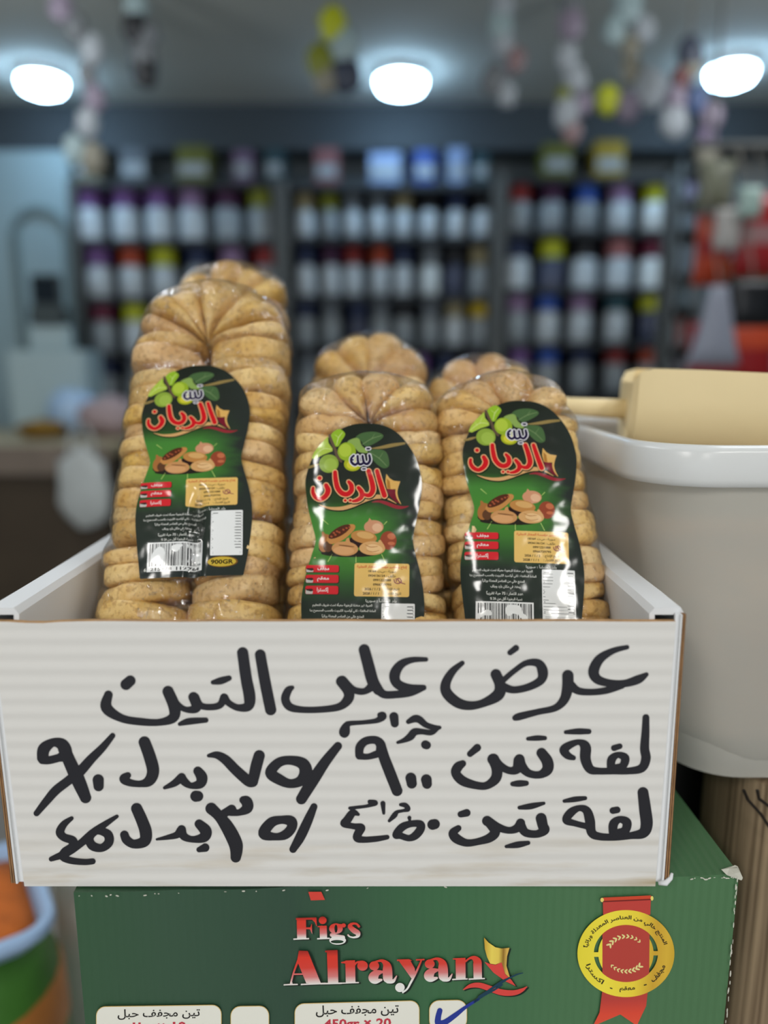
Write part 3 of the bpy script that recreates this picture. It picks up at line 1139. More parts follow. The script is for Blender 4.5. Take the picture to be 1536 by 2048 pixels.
v = [gM @ gp(i, j) for j in range(11) for i in range(N + 1)]
b.add(v, [(j * (N + 1) + i, j * (N + 1) + i + 1, (j + 1) * (N + 1) + i + 1, (j + 1) * (N + 1) + i) for j in range(10) for i in range(N)])
v = [gM @ gp(i, 10) for i in range(N + 1)] + [gM @ gp(i, 10, False) for i in range(N + 1)]
b.add(v, [(i, i + 1, N + 2 + i, N + 1 + i) for i in range(N)])
for i in (0, N):
    v = [gM @ gp(i, j) for j in range(11)] + [gM @ gp(i, j, False) for j in range(11)]
    b.add(v, [(j, j + 1, 12 + j, 11 + j) for j in range(10)])
v = [gM @ gp(i, j, False) for j in (0, 10) for i in (0, N)]
b.add(v, [(0, 1, 3, 2)])
b.build('carton_shell', m_green, gbox, auto=.5)
gloc = gbox.location.copy()


def gplace(x, y, lift):
    return on_plane(x, y, GA, gn) - gloc + gn * (lift + .0016)


# scuffs along the worn edges
P = Print(gplace, .7)
sc = []
for k in range(46):
    x = 1478 - 210 * random.random() ** 1.4 if k % 2 else 160 + 900 * random.random()
    y = 1785 - (x - 147) / 1331 * 38 + 3 + random.random() * 4
    sc.append(El(x, y, random.uniform(1, 4), random.uniform(.6, 1.6), random.uniform(-30, 30), n=8))
for k in range(26):
    y = 1752 + 290 * random.random()
    sc.append(El(1474 - (y - 1745) * .076 - random.random() * 3, y, random.uniform(.6, 1.6), random.uniform(2, 7), 4, n=8))
P.art(sc, m_scuff, 1)
P.build('edge_scuff_pattern', gbox)
b = MB()
b.loft([[gM @ Vector((GW + .0012 - .011 * a, -.0012 + .007 * c, GH - .0042 + .0058 * c2)) for a, c, c2 in q] for q in
        ([(0, 0, 0), (.9, 0, .72), (1.1, .5, 1.0), (.2, 1, .95)], [(-.06, 0, .1), (.5, -.1, 1.0), (.6, .5, 1.12), (.1, 1, 1.05)], [(-.1, .05, .3), (.1, 0, 1.0), (.15, .5, 1.1), (-.08, 1, .9)])])
b.build('torn_corner', m_scuff, gbox)

m_red_ink, m_white_ink, m_black_ink = ink(206, 62, 52), ink(240, 238, 228), ink(26, 26, 26)
m_shadow_ink = ink(18, 34, 26)


def ramp_mat(name, stops, axis, rough=.35):
    m = mat(name, (.5, .5, .5), rough)
    nt, bs = nodes_of(m)
    tc = nt.nodes.new('ShaderNodeTexCoord')
    sp = nt.nodes.new('ShaderNodeSeparateXYZ')
    rp = nt.nodes.new('ShaderNodeValToRGB')
    els = rp.color_ramp.elements
    els[0].position, els[0].color = stops[0][0], (*lin(*stops[0][1]), 1)
    els[1].position, els[1].color = stops[-1][0], (*lin(*stops[-1][1]), 1)
    for p, c in stops[1:-1]:
        e = els.new(p)
        e.color = (*lin(*c), 1)
    nt.links.new(tc.outputs['Generated'], sp.inputs[0])
    nt.links.new(sp.outputs[axis], rp.inputs[0])
    nt.links.new(rp.outputs[0], bs.inputs['Base Color'])
    return m


m_redfade = ramp_mat('red_to_white_ink', [(0, (244, 244, 238)), (.26, (240, 236, 230)), (.42, (222, 130, 128)), (.62, (222, 66, 54)), (.85, (226, 58, 42)), (1, (160, 36, 30))], 2)
A1 = dict(ox=560, oy=1820, sc=5.908)
A2 = dict(ox=800, oy=1820, sc=5.689)


def St(p):
    return S(p, **A1)


def St2(p):
    return S(p, **A2)


figs = [Pg([(200, 75), (308, 75), (312, 315), (205, 315)], **A1), Pg([(190, 70), (430, 64), (432, 90), (190, 92)], **A1), Pg([(360, 72), (432, 66), (436, 175), (412, 120)], **A1),
        Pg([(300, 182), (360, 180), (378, 135), (382, 262), (356, 205), (300, 200)], **A1), Pg([(160, 312), (345, 306), (345, 322), (160, 328)], **A1),
        El(505, 98, 46, 44, **A1), Pg([(470, 165), (552, 160), (558, 312), (472, 312)], **A1), Pg([(446, 166), (500, 160), (500, 180), (446, 178)], **A1), Pg([(440, 308), (590, 302), (590, 318), (440, 324)], **A1),
        El(662, 196, 80, 62, **A1), ('-', El(662, 196, 18, 48, **A1)), El(752, 158, 26, 24, **A1), St([(700, 150, 8), (735, 150, 8)]),
        St([(612, 270, 22), (660, 288, 26), (745, 300, 24)]), El(682, 335, 98, 50, **A1), ('-', El(676, 350, 76, 20, **A1)),
        St([(932, 170, 14), (905, 142, 12), (860, 138, 14), (825, 168, 24), (870, 215, 32), (918, 248, 30), (918, 284, 18), (870, 300, 10), (825, 290, 9), (805, 272, 10)])]
a_ltr = lambda F, dx, dy: [El(1112 + dx, 635 + dy, 58, 54, **A1), St([(1118 + dx, 592 + dy, 12), (1180 + dx, 574 + dy, 14), (1226 + dx, 586 + dy, 24), (1262 + dx, 630 + dy, 44), (1268 + dx, 690 + dy, 56), (1272 + dx, 778 + dy, 56)]),
                           St([(1280 + dx, 805 + dy, 38), (1335 + dx, 815 + dy, 20), (1375 + dx, 755 + dy, 7)]), St([(1215 + dx, 704 + dy, 12), (1140 + dx, 722 + dy, 38), (1102 + dx, 772 + dy, 58), (1130 + dx, 812 + dy, 34), (1195 + dx, 800 + dy, 14)])]
alr = [Pg([(225, 455), (330, 460), (485, 840), (312, 840), (205, 575)], **A1), St([(222, 560, 14), (168, 700, 10), (130, 840, 10)]), Pg([(165, 724), (300, 722), (302, 740), (165, 742)], **A1),
       Pg([(45, 852), (120, 846), (140, 800), (152, 846), (212, 846), (214, 860), (45, 866)], **A1), Pg([(248, 846), (540, 832), (540, 850), (248, 862)], **A1),
       Pg([(555, 452), (680, 448), (690, 845), (568, 848)], **A1), Pg([(535, 455), (600, 450), (600, 480), (535, 474)], **A1), Pg([(480, 836), (730, 830), (730, 848), (480, 854)], **A1),
       Pg([(772, 572), (886, 568), (892, 838), (778, 840)], **A1), Pg([(722, 590), (800, 570), (800, 612), (722, 602)], **A1), Pg([(715, 832), (932, 824), (932, 838), (715, 846)], **A1),
       El(975, 634, 62, 58, **A1), St([(884, 622, 9), (912, 592, 11), (975, 584, 11)])]
alr += a_ltr(0, 0, 0)
alr += [Pg([(1380, 560), (1520, 556), (1560, 572), (1380, 578)], **A1), Pg([(-20, 548), (112, 544), (165, 640), (172, 690), (128, 755)], **A2), St2([(238, 555, 9), (178, 690, 12), (120, 800, 12), (80, 872, 10), (30, 912, 10)]), Pg([(178, 536), (276, 532), (276, 548), (178, 552)], **A2),
        El(1415, 890, 56, 54, **A1)]
alr += a_ltr(0, 110.7 * 5.908, -3.8 * 5.908)
alr += [Pg([(628, 524), (740, 520), (742, 765), (632, 768)], **A2), Pg([(595, 528), (660, 522), (660, 546), (595, 538)], **A2), Pg([(590, 758), (766, 752), (766, 766), (590, 774)], **A2),
        St2([(742, 560, 10), (790, 524, 12), (838, 524, 26), (874, 560, 44), (876, 600, 48)]), Pg([(828, 580), (924, 570), (928, 760), (832, 764)], **A2), Pg([(776, 754), (960, 748), (960, 762), (776, 770)], **A2)]
for nm, ops in (('figs_lettering', figs), ('brand_lettering', alr)):
    P = Print(gplace, .55)
    P.art(ops, m_shadow_ink, 1, .35, dx=3.6, dy=1.8)
    P.build(nm + '_shadow', gbox)
    P = Print(gplace, .55)
    P.art(ops, m_redfade, 3)
    P.build(nm, gbox)

m_goldfade = ramp_mat('gold_ink', [(0, (206, 160, 52)), (.3, (246, 220, 96)), (.55, (238, 208, 90)), (.72, (150, 110, 40)), (.85, (226, 184, 90)), (1, (214, 176, 70))], 0)
P = Print(gplace, .6)
gold = Pg([(950, 288), (1000, 345), (1080, 400), (1150, 414), (1240, 405), (1212, 500), (1204, 610), (1248, 755), (1190, 700), (1150, 570), (1080, 595), (1020, 585), (985, 510), (960, 420)], **A2)
redf = Pg([(955, 565), (1020, 590), (1080, 600), (1150, 572), (1190, 705), (1260, 770), (1312, 842), (1200, 790), (1060, 690), (990, 610)], **A2)
swo = St2([(715, 882, 4), (800, 838, 22), (900, 832, 30), (1020, 870, 32), (1150, 912, 34), (1280, 918, 30), (1370, 892, 22), (1438, 848, 4)])
P.art([gold, redf, swo], m_shadow_ink, 1, .3, dx=3.2, dy=2.2)
P.art([redf, swo], ink(226, 72, 66), 3)
P.build('flame_emblem_print', gbox)
P = Print(gplace, .6)
P.art([gold], m_goldfade, 4)
P.build('gold_flame_print', gbox)

# size panels with their print, tick boxes
C3 = dict(ox=180, oy=1970, sc=3.84)
C4 = dict(ox=560, oy=1970, sc=3.84)
m_cream, m_goldline, m_redtext = ink(240, 238, 226), ink(214, 184, 110), ink(200, 60, 76)
panels = [('size_panel', RR(55, 150, 1012, 560, 70, skew=-.014, **C3)), ('tick_box', RR(1084, 148, 1376, 540, 74, skew=-.014, **C3)),
          ('size_panel', RR(115, 128, 1068, 540, 70, skew=-.026, **C4)), ('tick_box', RR(1145, 104, 1432, 330, 74, skew=-.02, **C4))]
for i, (nm, sh) in enumerate(panels):
    P = Print(gplace, 1.0)
    P.art([sh], m_goldline, 1, .6)
    P.art([sh], m_cream, 2, -.7)
    if i == 0:
        P.text('تين مجفف حبل', 237, 2014, 401, 2035, m_black_ink, 4, .012, -.016)
        P.text('1kg × 10', 267, 2040, 373, 2062, m_redtext, 4, .03, -.016, ar=False)
    if i == 2:
        P.text('تين مجفف حبل', 632, 2006.5, 797, 2030, m_black_ink, 4, .012, -.02)
        P.text('450gr × 20', 648, 2034, 782, 2057, m_redtext, 4, .03, -.02, ar=False)
    P.build(nm, gbox)
P = Print(gplace, .7)
tick = S([(1225, 178, 20), (1212, 230, 22), (1214, 272, 24), (1262, 268, 22), (1340, 215, 19), (1430, 146, 12), (1520, 92, 9)], **C4)
P.art([tick], ink(36, 56, 150), 6)
P.art([St2([(890, 960, 9), (1010, 885, 12), (1140, 800, 16), (1230, 750, 10), (1330, 705, 8), (1390, 690, 5)]), S([(1490, 110, 9), (1560, 60, 10), (1640, 20, 7), (1700, -20, 7)], **C4)], ink(20, 62, 84), 6)
P.build('pen_tick_marking', gbox)
P = Print(gplace, .8)
P.art([Pg([(617, 1780), (643, 1780), (650, 1796), (622, 1797)])], ink(222, 70, 58), 2)
P.build('red_tab_print', gbox)

# gold seal with its red ribbon
C5 = dict(ox=1140, oy=1770, sc=6.982)
m_ribbon = ramp_mat('ribbon_ink', [(0, (236, 86, 60)), (.35, (230, 76, 54)), (.75, (196, 66, 58)), (1, (188, 66, 56))], 2)
m_goldseal = ramp_mat('gold_seal_ink', [(0, (240, 222, 60)), (.3, (252, 232, 70)), (.6, (246, 218, 64)), (.8, (214, 168, 52)), (.92, (226, 184, 60)), (1, (214, 172, 50))], 0)
P = Print(gplace, .8)
P.art([Pg([(446, 190), (1115, 186), (1108, 390), (452, 392)], **C5)], ink(200, 68, 60), 1)
P.build('ribbon_top_print', gbox)
P = Print(gplace, .8)
P.art([Pg([(438, 1460), (1072, 1460), (1050, 1660), (920, 1935), (690, 1778), (310, 1941), (402, 1750)], **C5)], m_ribbon, 1)
P.build('ribbon_tail_print', gbox)
P = Print(gplace, .8)
P.art([RR(448, 150, 1118, 205, 6, skew=-.045, **C5)], ink(214, 74, 46), 2)
P.art([RR(448, 196, 1118, 214, 4, skew=-.045, **C5)], ink(120, 34, 30), 3)
P.art([El(436, 182, 24, 30, **C5), El(1130, 160, 20, 32, **C5)], ink(244, 222, 120), 3)
P.build('ribbon_rod_print', gbox)
P = Print(gplace, .7)
P.art([El(768, 930, 675, 606, n=80, **C5), ('-', El(768, 928, 446, 396, n=80, **C5)), ], m_goldseal, 2)
P.art([El(768, 928, 385, 392, n=60, **C5), Pg([(316, 910), (400, 910), (400, 975), (316, 975)], **C5), Pg([(1130, 895), (1222, 895), (1222, 955), (1130, 955)], **C5)], m_goldseal, 2.4)
P.build('seal_ring_print', gbox)
P = Print(gplace, .7)
P.art([El(768, 928, 450, 398, n=60, **C5), ('&', Pg([(440, 400), (1100, 400), (1088, 1500), (440, 1500)], **C5))], ink(190, 68, 58), 3)
P.build('seal_centre_print', gbox)
P = Print(gplace, .45)


def branch(a0, a1, rx, ry, n, flip):
    out = []
    for k in range(n):
        a = math.radians(a0 + (a1 - a0) * k / (n - 1))
        x, y = 768 + rx * math.cos(a), 928 + ry * math.sin(a)
        tx, ty = -rx * math.sin(a), ry * math.cos(a)
        base = math.degrees(math.atan2(ty, tx))
        s = .7 + .5 * (k / n if flip else 1 - k / n)
        for sg in (-1, 1):
            ang = base + sg * 38 + 180
            ca, sa = math.cos(math.radians(ang)), math.sin(math.radians(ang))
            out.append(El(x + ca * 22 * s, y + sa * 22 * s, 30 * s, 11 * s, ang, n=14, **C5))
    return out


P.art(branch(214, 318, 262, 240, 9, False), ink(240, 226, 150), 5)
P.art(branch(48, 140, 268, 246, 9, False), ink(240, 226, 150), 5)
P.build('wheat_branch_print', gbox)
P = Print(gplace, .5)


def arc_text(P, s, a0, a1, rx, ry, hgt, m, layer, bottom=False):
    v, f, isl = text2d(s, .02)
    a = np.array(v)
    lo, hi = a.min(0), a.max(0)
    k = len(P.v)
    for (x, y), i in zip(v, isl):
        t = math.radians(a0 + (a1 - a0) * (x - lo[0]) / (hi[0] - lo[0]))
        r = (y - lo[1]) / (hi[1] - lo[1]) * hgt - hgt / 2
        if bottom:
            r = -r
        px, py = 768 + (rx + r) * math.cos(t), 930 + (ry + r) * math.sin(t)
        P.v.append(P.place(px / C5['sc'] + C5['ox'], py / C5['sc'] + C5['oy'], (layer + .12 * (i % 5)) * P.lift))
    P.f += [tuple(k + i for i in q) for q in f]
    P.mi += [P._m(m)] * len(f)


arc_text(P, 'المنتج خالي من العناصر المعدلة وراثياً', 190, 345, 562, 498, 92, m_black_ink, 5)
arc_text(P, 'مجفف', 50, 19, 560, 498, 84, m_black_ink, 5, True)
arc_text(P, 'معقم', 99, 77, 560, 498, 84, m_black_ink, 5, True)
arc_text(P, 'اكسترا', 163, 125, 560, 498, 84, m_black_ink, 5, True)
P.art([Pg([(545, 1398), (580, 1408), (578, 1422), (543, 1412)], **C5), Pg([(1015, 1362), (1055, 1350), (1058, 1364), (1018, 1376)], **C5)], m_black_ink, 5)
P.build('seal_text', gbox)

# the stand under the green carton
m_stand = mat('stand_board', lin(96, 84, 70), .6, vary=.1)
t = thing('display_stand', (GA.x, GA.y, 0), 'low wooden stand carrying the green printed carton', 'stand')
b = MB()
b.box(0, GW + .0, .03, .40, ZG - GH - .03, ZG - GH - .0005)
b.build('stand_top', m_stand, t)
for x in (.03, GW - .03):
    for y in (.06, .36):
        b = MB(); b.box(x - .02, x + .02, y - .02, y + .02, 0, ZG - GH - .0305); b.build('leg', m_stand, t)

# ================================================================== the white open carton
YF = .417
ZT = at_y(768, 1243, YF).z
ZB = ZG + .0008
xL0, xL1 = -.2322, -.2288       # front panel, left edge: top, bottom
xR0, xR1 = at_y(1352, 1243, YF).x, at_y(1311, 1768, YF).x
m_board = mat('white_corrugated_board', lin(226, 223, 218), .6, .3)
nt, bs = nodes_of(m_board)
tc = nt.nodes.new('ShaderNodeTexCoord')
wv = nt.nodes.new('ShaderNodeTexWave')
wv.bands_direction = 'Z'
wv.inputs['Scale'].default_value = 33
wv.inputs['Distortion'].default_value = .25
wv.inputs['Detail'].default_value = 1.5
nt.links.new(tc.outputs['Object'], wv.inputs[0])
bp = nt.nodes.new('ShaderNodeBump')
bp.inputs['Strength'].default_value = .30
bp.inputs['Distance'].default_value = .0016
nt.links.new(wv.outputs['Fac'], bp.inputs['Height'])
nt.links.new(bp.outputs[0], bs.inputs['Normal'])
# faint dirty smears near the lower edge of the board
nz = nt.nodes.new('ShaderNodeTexNoise')
nz.inputs['Scale'].default_value = 9
nz.inputs['Detail'].default_value = 7
mp = nt.nodes.new('ShaderNodeMapping')
mp.inputs['Scale'].default_value = (1, 1, 9)
nt.links.new(tc.outputs['Object'], mp.inputs[0])
nt.links.new(mp.outputs[0], nz.inputs[0])
sp = nt.nodes.new('ShaderNodeSeparateXYZ')
nt.links.new(tc.outputs['Object'], sp.inputs[0])
mr = nt.nodes.new('ShaderNodeMapRange')
for i, val in ((1, .005), (2, .045), (3, 1.0), (4, 0.0)):
    mr.inputs[i].default_value = val
nt.links.new(sp.outputs[2], mr.inputs[0])
r1 = nt.nodes.new('ShaderNodeValToRGB')
r1.color_ramp.elements[0].position, r1.color_ramp.elements[1].position = .48, .75
nt.links.new(nz.outputs[0], r1.inputs[0])
mu = nt.nodes.new('ShaderNodeMath'); mu.operation = 'MULTIPLY'
nt.links.new(mr.outputs[0], mu.inputs[0]); nt.links.new(r1.outputs[0], mu.inputs[1])
mx = nt.nodes.new('ShaderNodeMix'); mx.data_type = 'RGBA'
mx.inputs[6].default_value = (*lin(226, 223, 218), 1)
mx.inputs[7].default_value = (*lin(186, 168, 136), 1)
nt.links.new(mu.outputs[0], mx.inputs[0])
nt.links.new(mx.outputs[2], bs.inputs['Base Color'])
m_boardin = mat('white_board_liner', lin(228, 229, 230), .5, .35, bump=.05, bump_scale=40)
m_kraft = mat('kraft_edge', lin(178, 138, 94), .8, vary=.25, vary_scale=90)
m_kraftdk = mat('kraft_flute', lin(112, 78, 52), .85, vary=.3, vary_scale=120)

cart = thing('open_carton', (0, YF, ZB), 'white open carton with black handwritten prices holding the fig ropes', 'carton')
hgt = ZT - ZB
TH = .0042
b = MB()
N = 40


def fp(i, top, back):
    k = i / N
    if top:
        x = xL0 + (xR0 - xL0) * k
        z = hgt - .0011 * math.exp(-((k - .065) / .03) ** 2) + .0005 * noise.noise(Vector((k * 9, 2, 0)))
    else:
        x, z = xL1 + (xR1 - xL1) * k, .0004
    return Vector((x, TH if back else 0, z))


NZ = 6
g = [[fp(i, False, False).lerp(fp(i, True, False), j / NZ) for i in range(N + 1)] for j in range(NZ + 1)]
b.add([p for row in g for p in row], [(j * (N + 1) + i, j * (N + 1) + i + 1, (j + 1) * (N + 1) + i + 1, (j + 1) * (N + 1) + i) for j in range(NZ) for i in range(N)])
gb = [[Vector((p.x, TH, p.z)) for p in row] for row in (g[0], g[-1])]
b.m = 1
b.add(gb[0] + gb[1], [(i, N + 1 + i, N + 2 + i, i + 1) for i in range(N)])
b.m = 2
b.add(g[-1] + gb[1], [(i, i + 1, N + 2 + i, N + 1 + i) for i in range(N)])
b.add(g[0] + gb[0], [(i, N + 1 + i, N + 2 + i, i + 1) for i in range(N)])
for i in (0, N):
    b.m = 0
    col = [g[j][i] for j in range(NZ + 1)]
    b.add(col + [Vector((p.x, TH, p.z)) for p in col], [(j, j + 1, NZ + 2 + j, NZ + 1 + j) for j in range(NZ)])
b.build('front_panel', [m_board, m_boardin, m_kraft], cart)
# a soft rolled crease under the brown top edge
b = MB()
b.loft([[Vector((xL0 + (xR0 - xL0) * i / N, -.0006 * math.sin(PI * a / 4) - .00005, hgt - .0012 - .0035 * a / 4 - (.0011 * math.exp(-((i / N - .065) / .03) ** 2)))) for i in range(N + 1)] for a in range(5)], False, False)
DEPTH = .300
XW = .0195
for s, x_in, x_out_t, x_out_b in ((-1, -.2176, -.2372, -.2385), (1, .1582, .1786, .1812)):
    zt_ = hgt + .0072
    o_ = .0032

    def prof(y):
        xo, xb = x_out_t, x_out_b
        q = [Vector((xb, y, .0005)), Vector((xo, y, zt_ - .003)), Vector((xo - s * .002, y, zt_)), Vector((x_in + s * .003, y, zt_ - .0003)), Vector((x_in, y, zt_ - .004)), Vector((x_in + s * .014, y, .0035)),
             Vector((x_in + s * (.014 + o_ * .6), y, .0035)), Vector((x_in + s * o_, y, zt_ - .0045)), Vector((xo - s * o_, y, zt_ - .0045)), Vector((xb - s * o_, y, .0005))]
        return q
    b = MB()
    ys = [TH + .0003] + [DEPTH * k / 8 for k in range(1, 8)] + [DEPTH]
    rings = []
    for y in ys:
        w = .0012 * noise.noise(Vector((y * 16, s * 3, 0))) if y > .02 else 0
        rings.append([p + Vector((w, 0, w * .5)) for p in prof(y)])
    b.loft(rings, True, True)
    b.build('side_wall', m_boardin, cart, auto=.5)
    # folded front corner: white flap and layered brown board edges
    b = MB()
    xa, xb = (xR0, xR1) if s > 0 else (xL0, xL1)

    def strip(a0, a1, y0, y1, z0=.002, z1=None, m=0):
        """a0..a1: distance from the panel's edge at the top and, widened, at the bottom"""
        b.m = m
        z1_ = hgt + .004 if z1 is None else z1
        w = 1.45
        p = [Vector((xb + s * a0 * w, y0, z0)), Vector((xb + s * a1 * w, y0, z0)), Vector((xa + s * a1, y0, z1_)), Vector((xa + s * a0, y0, z1_))]
        q = [Vector((c.x, y1, c.z)) for c in p]
        b.add(p + q, [(0, 1, 2, 3), (7, 6, 5, 4), (0, 4, 5, 1), (1, 5, 6, 2), (2, 6, 7, 3), (3, 7, 4, 0)])
    strip(.0002, .0028, .0022, .0040, m=0)
    strip(.0028, .0037, .0002, .0042, m=0)
    strip(.0037, .0044, .0010, .0043, m=2)
    strip(.0044, .0047, .0006, .0043, m=1)
    strip(.0047, .0054, .0010, .0043, m=2)
    strip(.0054, .0057, .0006, .0043, m=1)
    strip(.0057, .0062, .0012, .0043, m=2)
    b.build('corner_fold', [m_boardin, m_kraft, m_kraftdk], cart)
b = MB()
b.tube([(xR1 + .002, .0005, .0025), (xR1 + .006, -.001, .0035), (xR1 + .0095, .0005, .006), (xR1 + .0105, .001, .009)], [.0014, .0018, .0015, .0008], 8)
b.build('bent_corner', m_boardin, cart, smooth=True)
b = MB(); b.box(-.2143, .1549, TH + .001, DEPTH - .006, .0006, .004); b.build('base_panel', m_boardin, cart)
b = MB(); b.box(-.2143, .1549, DEPTH - .0055, DEPTH, .0045, hgt); b.build('back_panel', m_boardin, cart)

# the handwriting, stroke by stroke
K1 = dict(ox=180, oy=1270, sc=3.84); K2 = dict(ox=540, oy=1270, sc=3.84); K3 = dict(ox=860, oy=1270, sc=3.339)
K4 = dict(ox=60, oy=1450, sc=3.84); K5 = dict(ox=380, oy=1450, sc=4.8); K6 = dict(ox=660, oy=1410, sc=5.9077); K7 = dict(ox=880, oy=1420, sc=3.4133)


def ST(K, *strokes):
    return [S(s, **K) for s in strokes]


line1 = ST(K1, [(1308, 150, 40), (1345, 360, 42), (1388, 572, 42)],
           [(1173, 135, 42), (1200, 330, 43), (1226, 470, 44), (1215, 545, 36), (1135, 556, 25), (1065, 520, 24), (1035, 478, 28)],
           [(1030, 478, 30), (1000, 535, 26), (930, 552, 24), (850, 540, 25), (805, 480, 36)], [(795, 475, 38), (818, 555, 36), (745, 572, 22), (670, 530, 24), (600, 430, 36)],
           [(600, 432, 42), (648, 550, 44), (640, 632, 38), (540, 668, 26), (400, 665, 28), (245, 638, 30), (128, 558, 42), (142, 458, 32)],
           [(278, 378, 42), (310, 350, 40)], [(945, 362, 16), (1005, 350, 27), (1068, 330, 20)], [(690, 682, 14), (760, 662, 25), (890, 652, 19)])
line1 += ST(K2, [(1198, 186, 16), (1090, 190, 22), (1005, 225, 32), (958, 300, 40), (975, 370, 36), (1060, 408, 34), (1180, 402, 20)], [(1182, 404, 18), (1080, 440, 28), (960, 456, 28), (870, 452, 30), (815, 395, 38)],
            [(724, 112, 42), (758, 240, 44), (788, 350, 44), (830, 420, 38)], [(790, 385, 36), (740, 425, 25), (690, 432, 25), (630, 412, 26), (555, 352, 40)],
            [(550, 355, 42), (602, 430, 40), (600, 490, 38), (535, 548, 28), (400, 570, 24), (250, 572, 24), (152, 550, 30), (118, 490, 32), (140, 425, 28), (172, 402, 14)])
line1 += ST(K3, [(1315, 80, 14), (1220, 105, 20), (1132, 160, 30), (1092, 240, 35), (1118, 295, 30), (1200, 320, 24), (1300, 322, 24), (1390, 295, 28), (1445, 262, 13)],
            [(1280, 335, 22), (1180, 368, 22), (1080, 380, 21), (990, 372, 24), (940, 335, 30)], [(920, 270, 37), (918, 350, 36), (895, 430, 30), (835, 486, 22), (720, 512, 20), (600, 542, 24), (568, 552, 18)],
            [(215, 186, 15), (150, 242, 24), (106, 320, 31), (112, 385, 35), (180, 448, 34), (260, 470, 29), (350, 455, 26), (452, 400, 38), (468, 335, 36), (440, 262, 35)],
            [(490, 300, 18), (560, 240, 17), (640, 187, 19), (720, 187, 27), (752, 240, 34), (740, 300, 28), (660, 345, 24), (560, 365, 23), (490, 345, 28)], [(535, 116, 18), (574, 86, 20)])
line2 = ST(K7, [(1405, 50, 22), (1402, 150, 26), (1396, 260, 30), (1405, 330, 31), (1375, 396, 28), (1280, 415, 22), (1180, 415, 22), (1080, 415, 23), (1022, 400, 30), (992, 330, 35), (992, 250, 35), (950, 218, 19), (890, 235, 24), (846, 270, 30), (870, 308, 25), (910, 325, 16)],
           [(1165, 385, 26), (1172, 335, 28), (1212, 305, 20), (1262, 325, 28), (1248, 380, 26), (1200, 395, 26)], [(1188, 258, 20), (1226, 246, 18)], [(858, 150, 12), (940, 145, 20), (1015, 145, 17)],
           [(693, 292, 34), (732, 350, 38), (732, 405, 36), (680, 440, 25), (605, 430, 26), (555, 380, 34), (542, 335, 34)], [(540, 345, 38), (525, 400, 32), (475, 412, 24), (410, 380, 28), (362, 335, 38)],
           [(365, 335, 38), (388, 400, 36), (380, 465, 34), (320, 513, 26), (250, 513, 26), (155, 482, 32), (108, 430, 31), (122, 388, 32), (155, 364, 22)], [(205, 298, 20), (254, 256, 25)], [(600, 195, 12), (660, 190, 18), (715, 190, 14)], [(495, 503, 15), (540, 500, 22), (588, 498, 17)])
line2 += ST(K6, [(590, 115, 30), (620, 130, 48), (555, 180, 30), (400, 202, 24), (240, 214, 28), (195, 240, 40), (172, 310, 62), (170, 335, 48)], [(755, 135, 52), (765, 215, 46)],
            [(925, 195, 26), (1000, 160, 42), (1055, 170, 42), (1130, 230, 34), (1220, 260, 30), (1295, 264, 20)], [(1265, 275, 26), (1195, 322, 32), (1090, 312, 32), (1000, 315, 42), (950, 370, 44), (880, 412, 28), (800, 440, 16)], [(1128, 466, 50), (1142, 472, 48)],
            [(345, 590, 45), (355, 490, 50), (425, 422, 46), (540, 412, 46), (600, 470, 55), (590, 560, 50)], [(345, 600, 40), (445, 608, 34), (545, 580, 42)], [(600, 470, 56), (640, 620, 62), (702, 780, 64), (792, 1010, 62)], [(955, 860, 62), (966, 925, 58)], [(1138, 880, 62), (1146, 930, 56)])
line2 += ST(K5, [(180, 292, 16), (258, 286, 34), (340, 330, 45), (440, 430, 48), (560, 535, 50), (605, 545, 46)], [(605, 540, 48), (635, 400, 54), (665, 292, 52)],
            [(775, 455, 52), (850, 360, 45), (960, 336, 42), (1080, 368, 55), (1112, 450, 60), (1060, 535, 48), (960, 560, 42), (860, 522, 50), (775, 455, 52)], [(1420, 200, 38), (1300, 350, 48), (1180, 530, 55), (1070, 708, 50)])
line2 += ST(K4, [(98, 250, 42), (110, 180, 45), (180, 132, 32), (250, 150, 45), (275, 215, 48), (240, 245, 34)], [(98, 264, 34), (150, 268, 30), (240, 245, 30)], [(262, 180, 45), (310, 290, 48), (370, 420, 52), (428, 556, 42)],
            [(635, 80, 20), (560, 170, 28), (470, 260, 34), (380, 360, 38), (290, 430, 34), (200, 500, 34), (130, 580, 30), (52, 676, 22)], [(525, 420, 42), (528, 468, 38)],
            [(880, 130, 44), (920, 240, 46), (946, 350, 46), (918, 425, 40), (850, 450, 25), (765, 440, 28), (722, 412, 34), (752, 385, 24)], [(1290, 352, 34), (1320, 400, 42), (1308, 448, 36), (1240, 464, 23), (1192, 438, 30), (1165, 402, 32)], [(1165, 400, 32), (1110, 445, 26), (1035, 480, 12)], [(1275, 545, 42), (1290, 545, 40)])
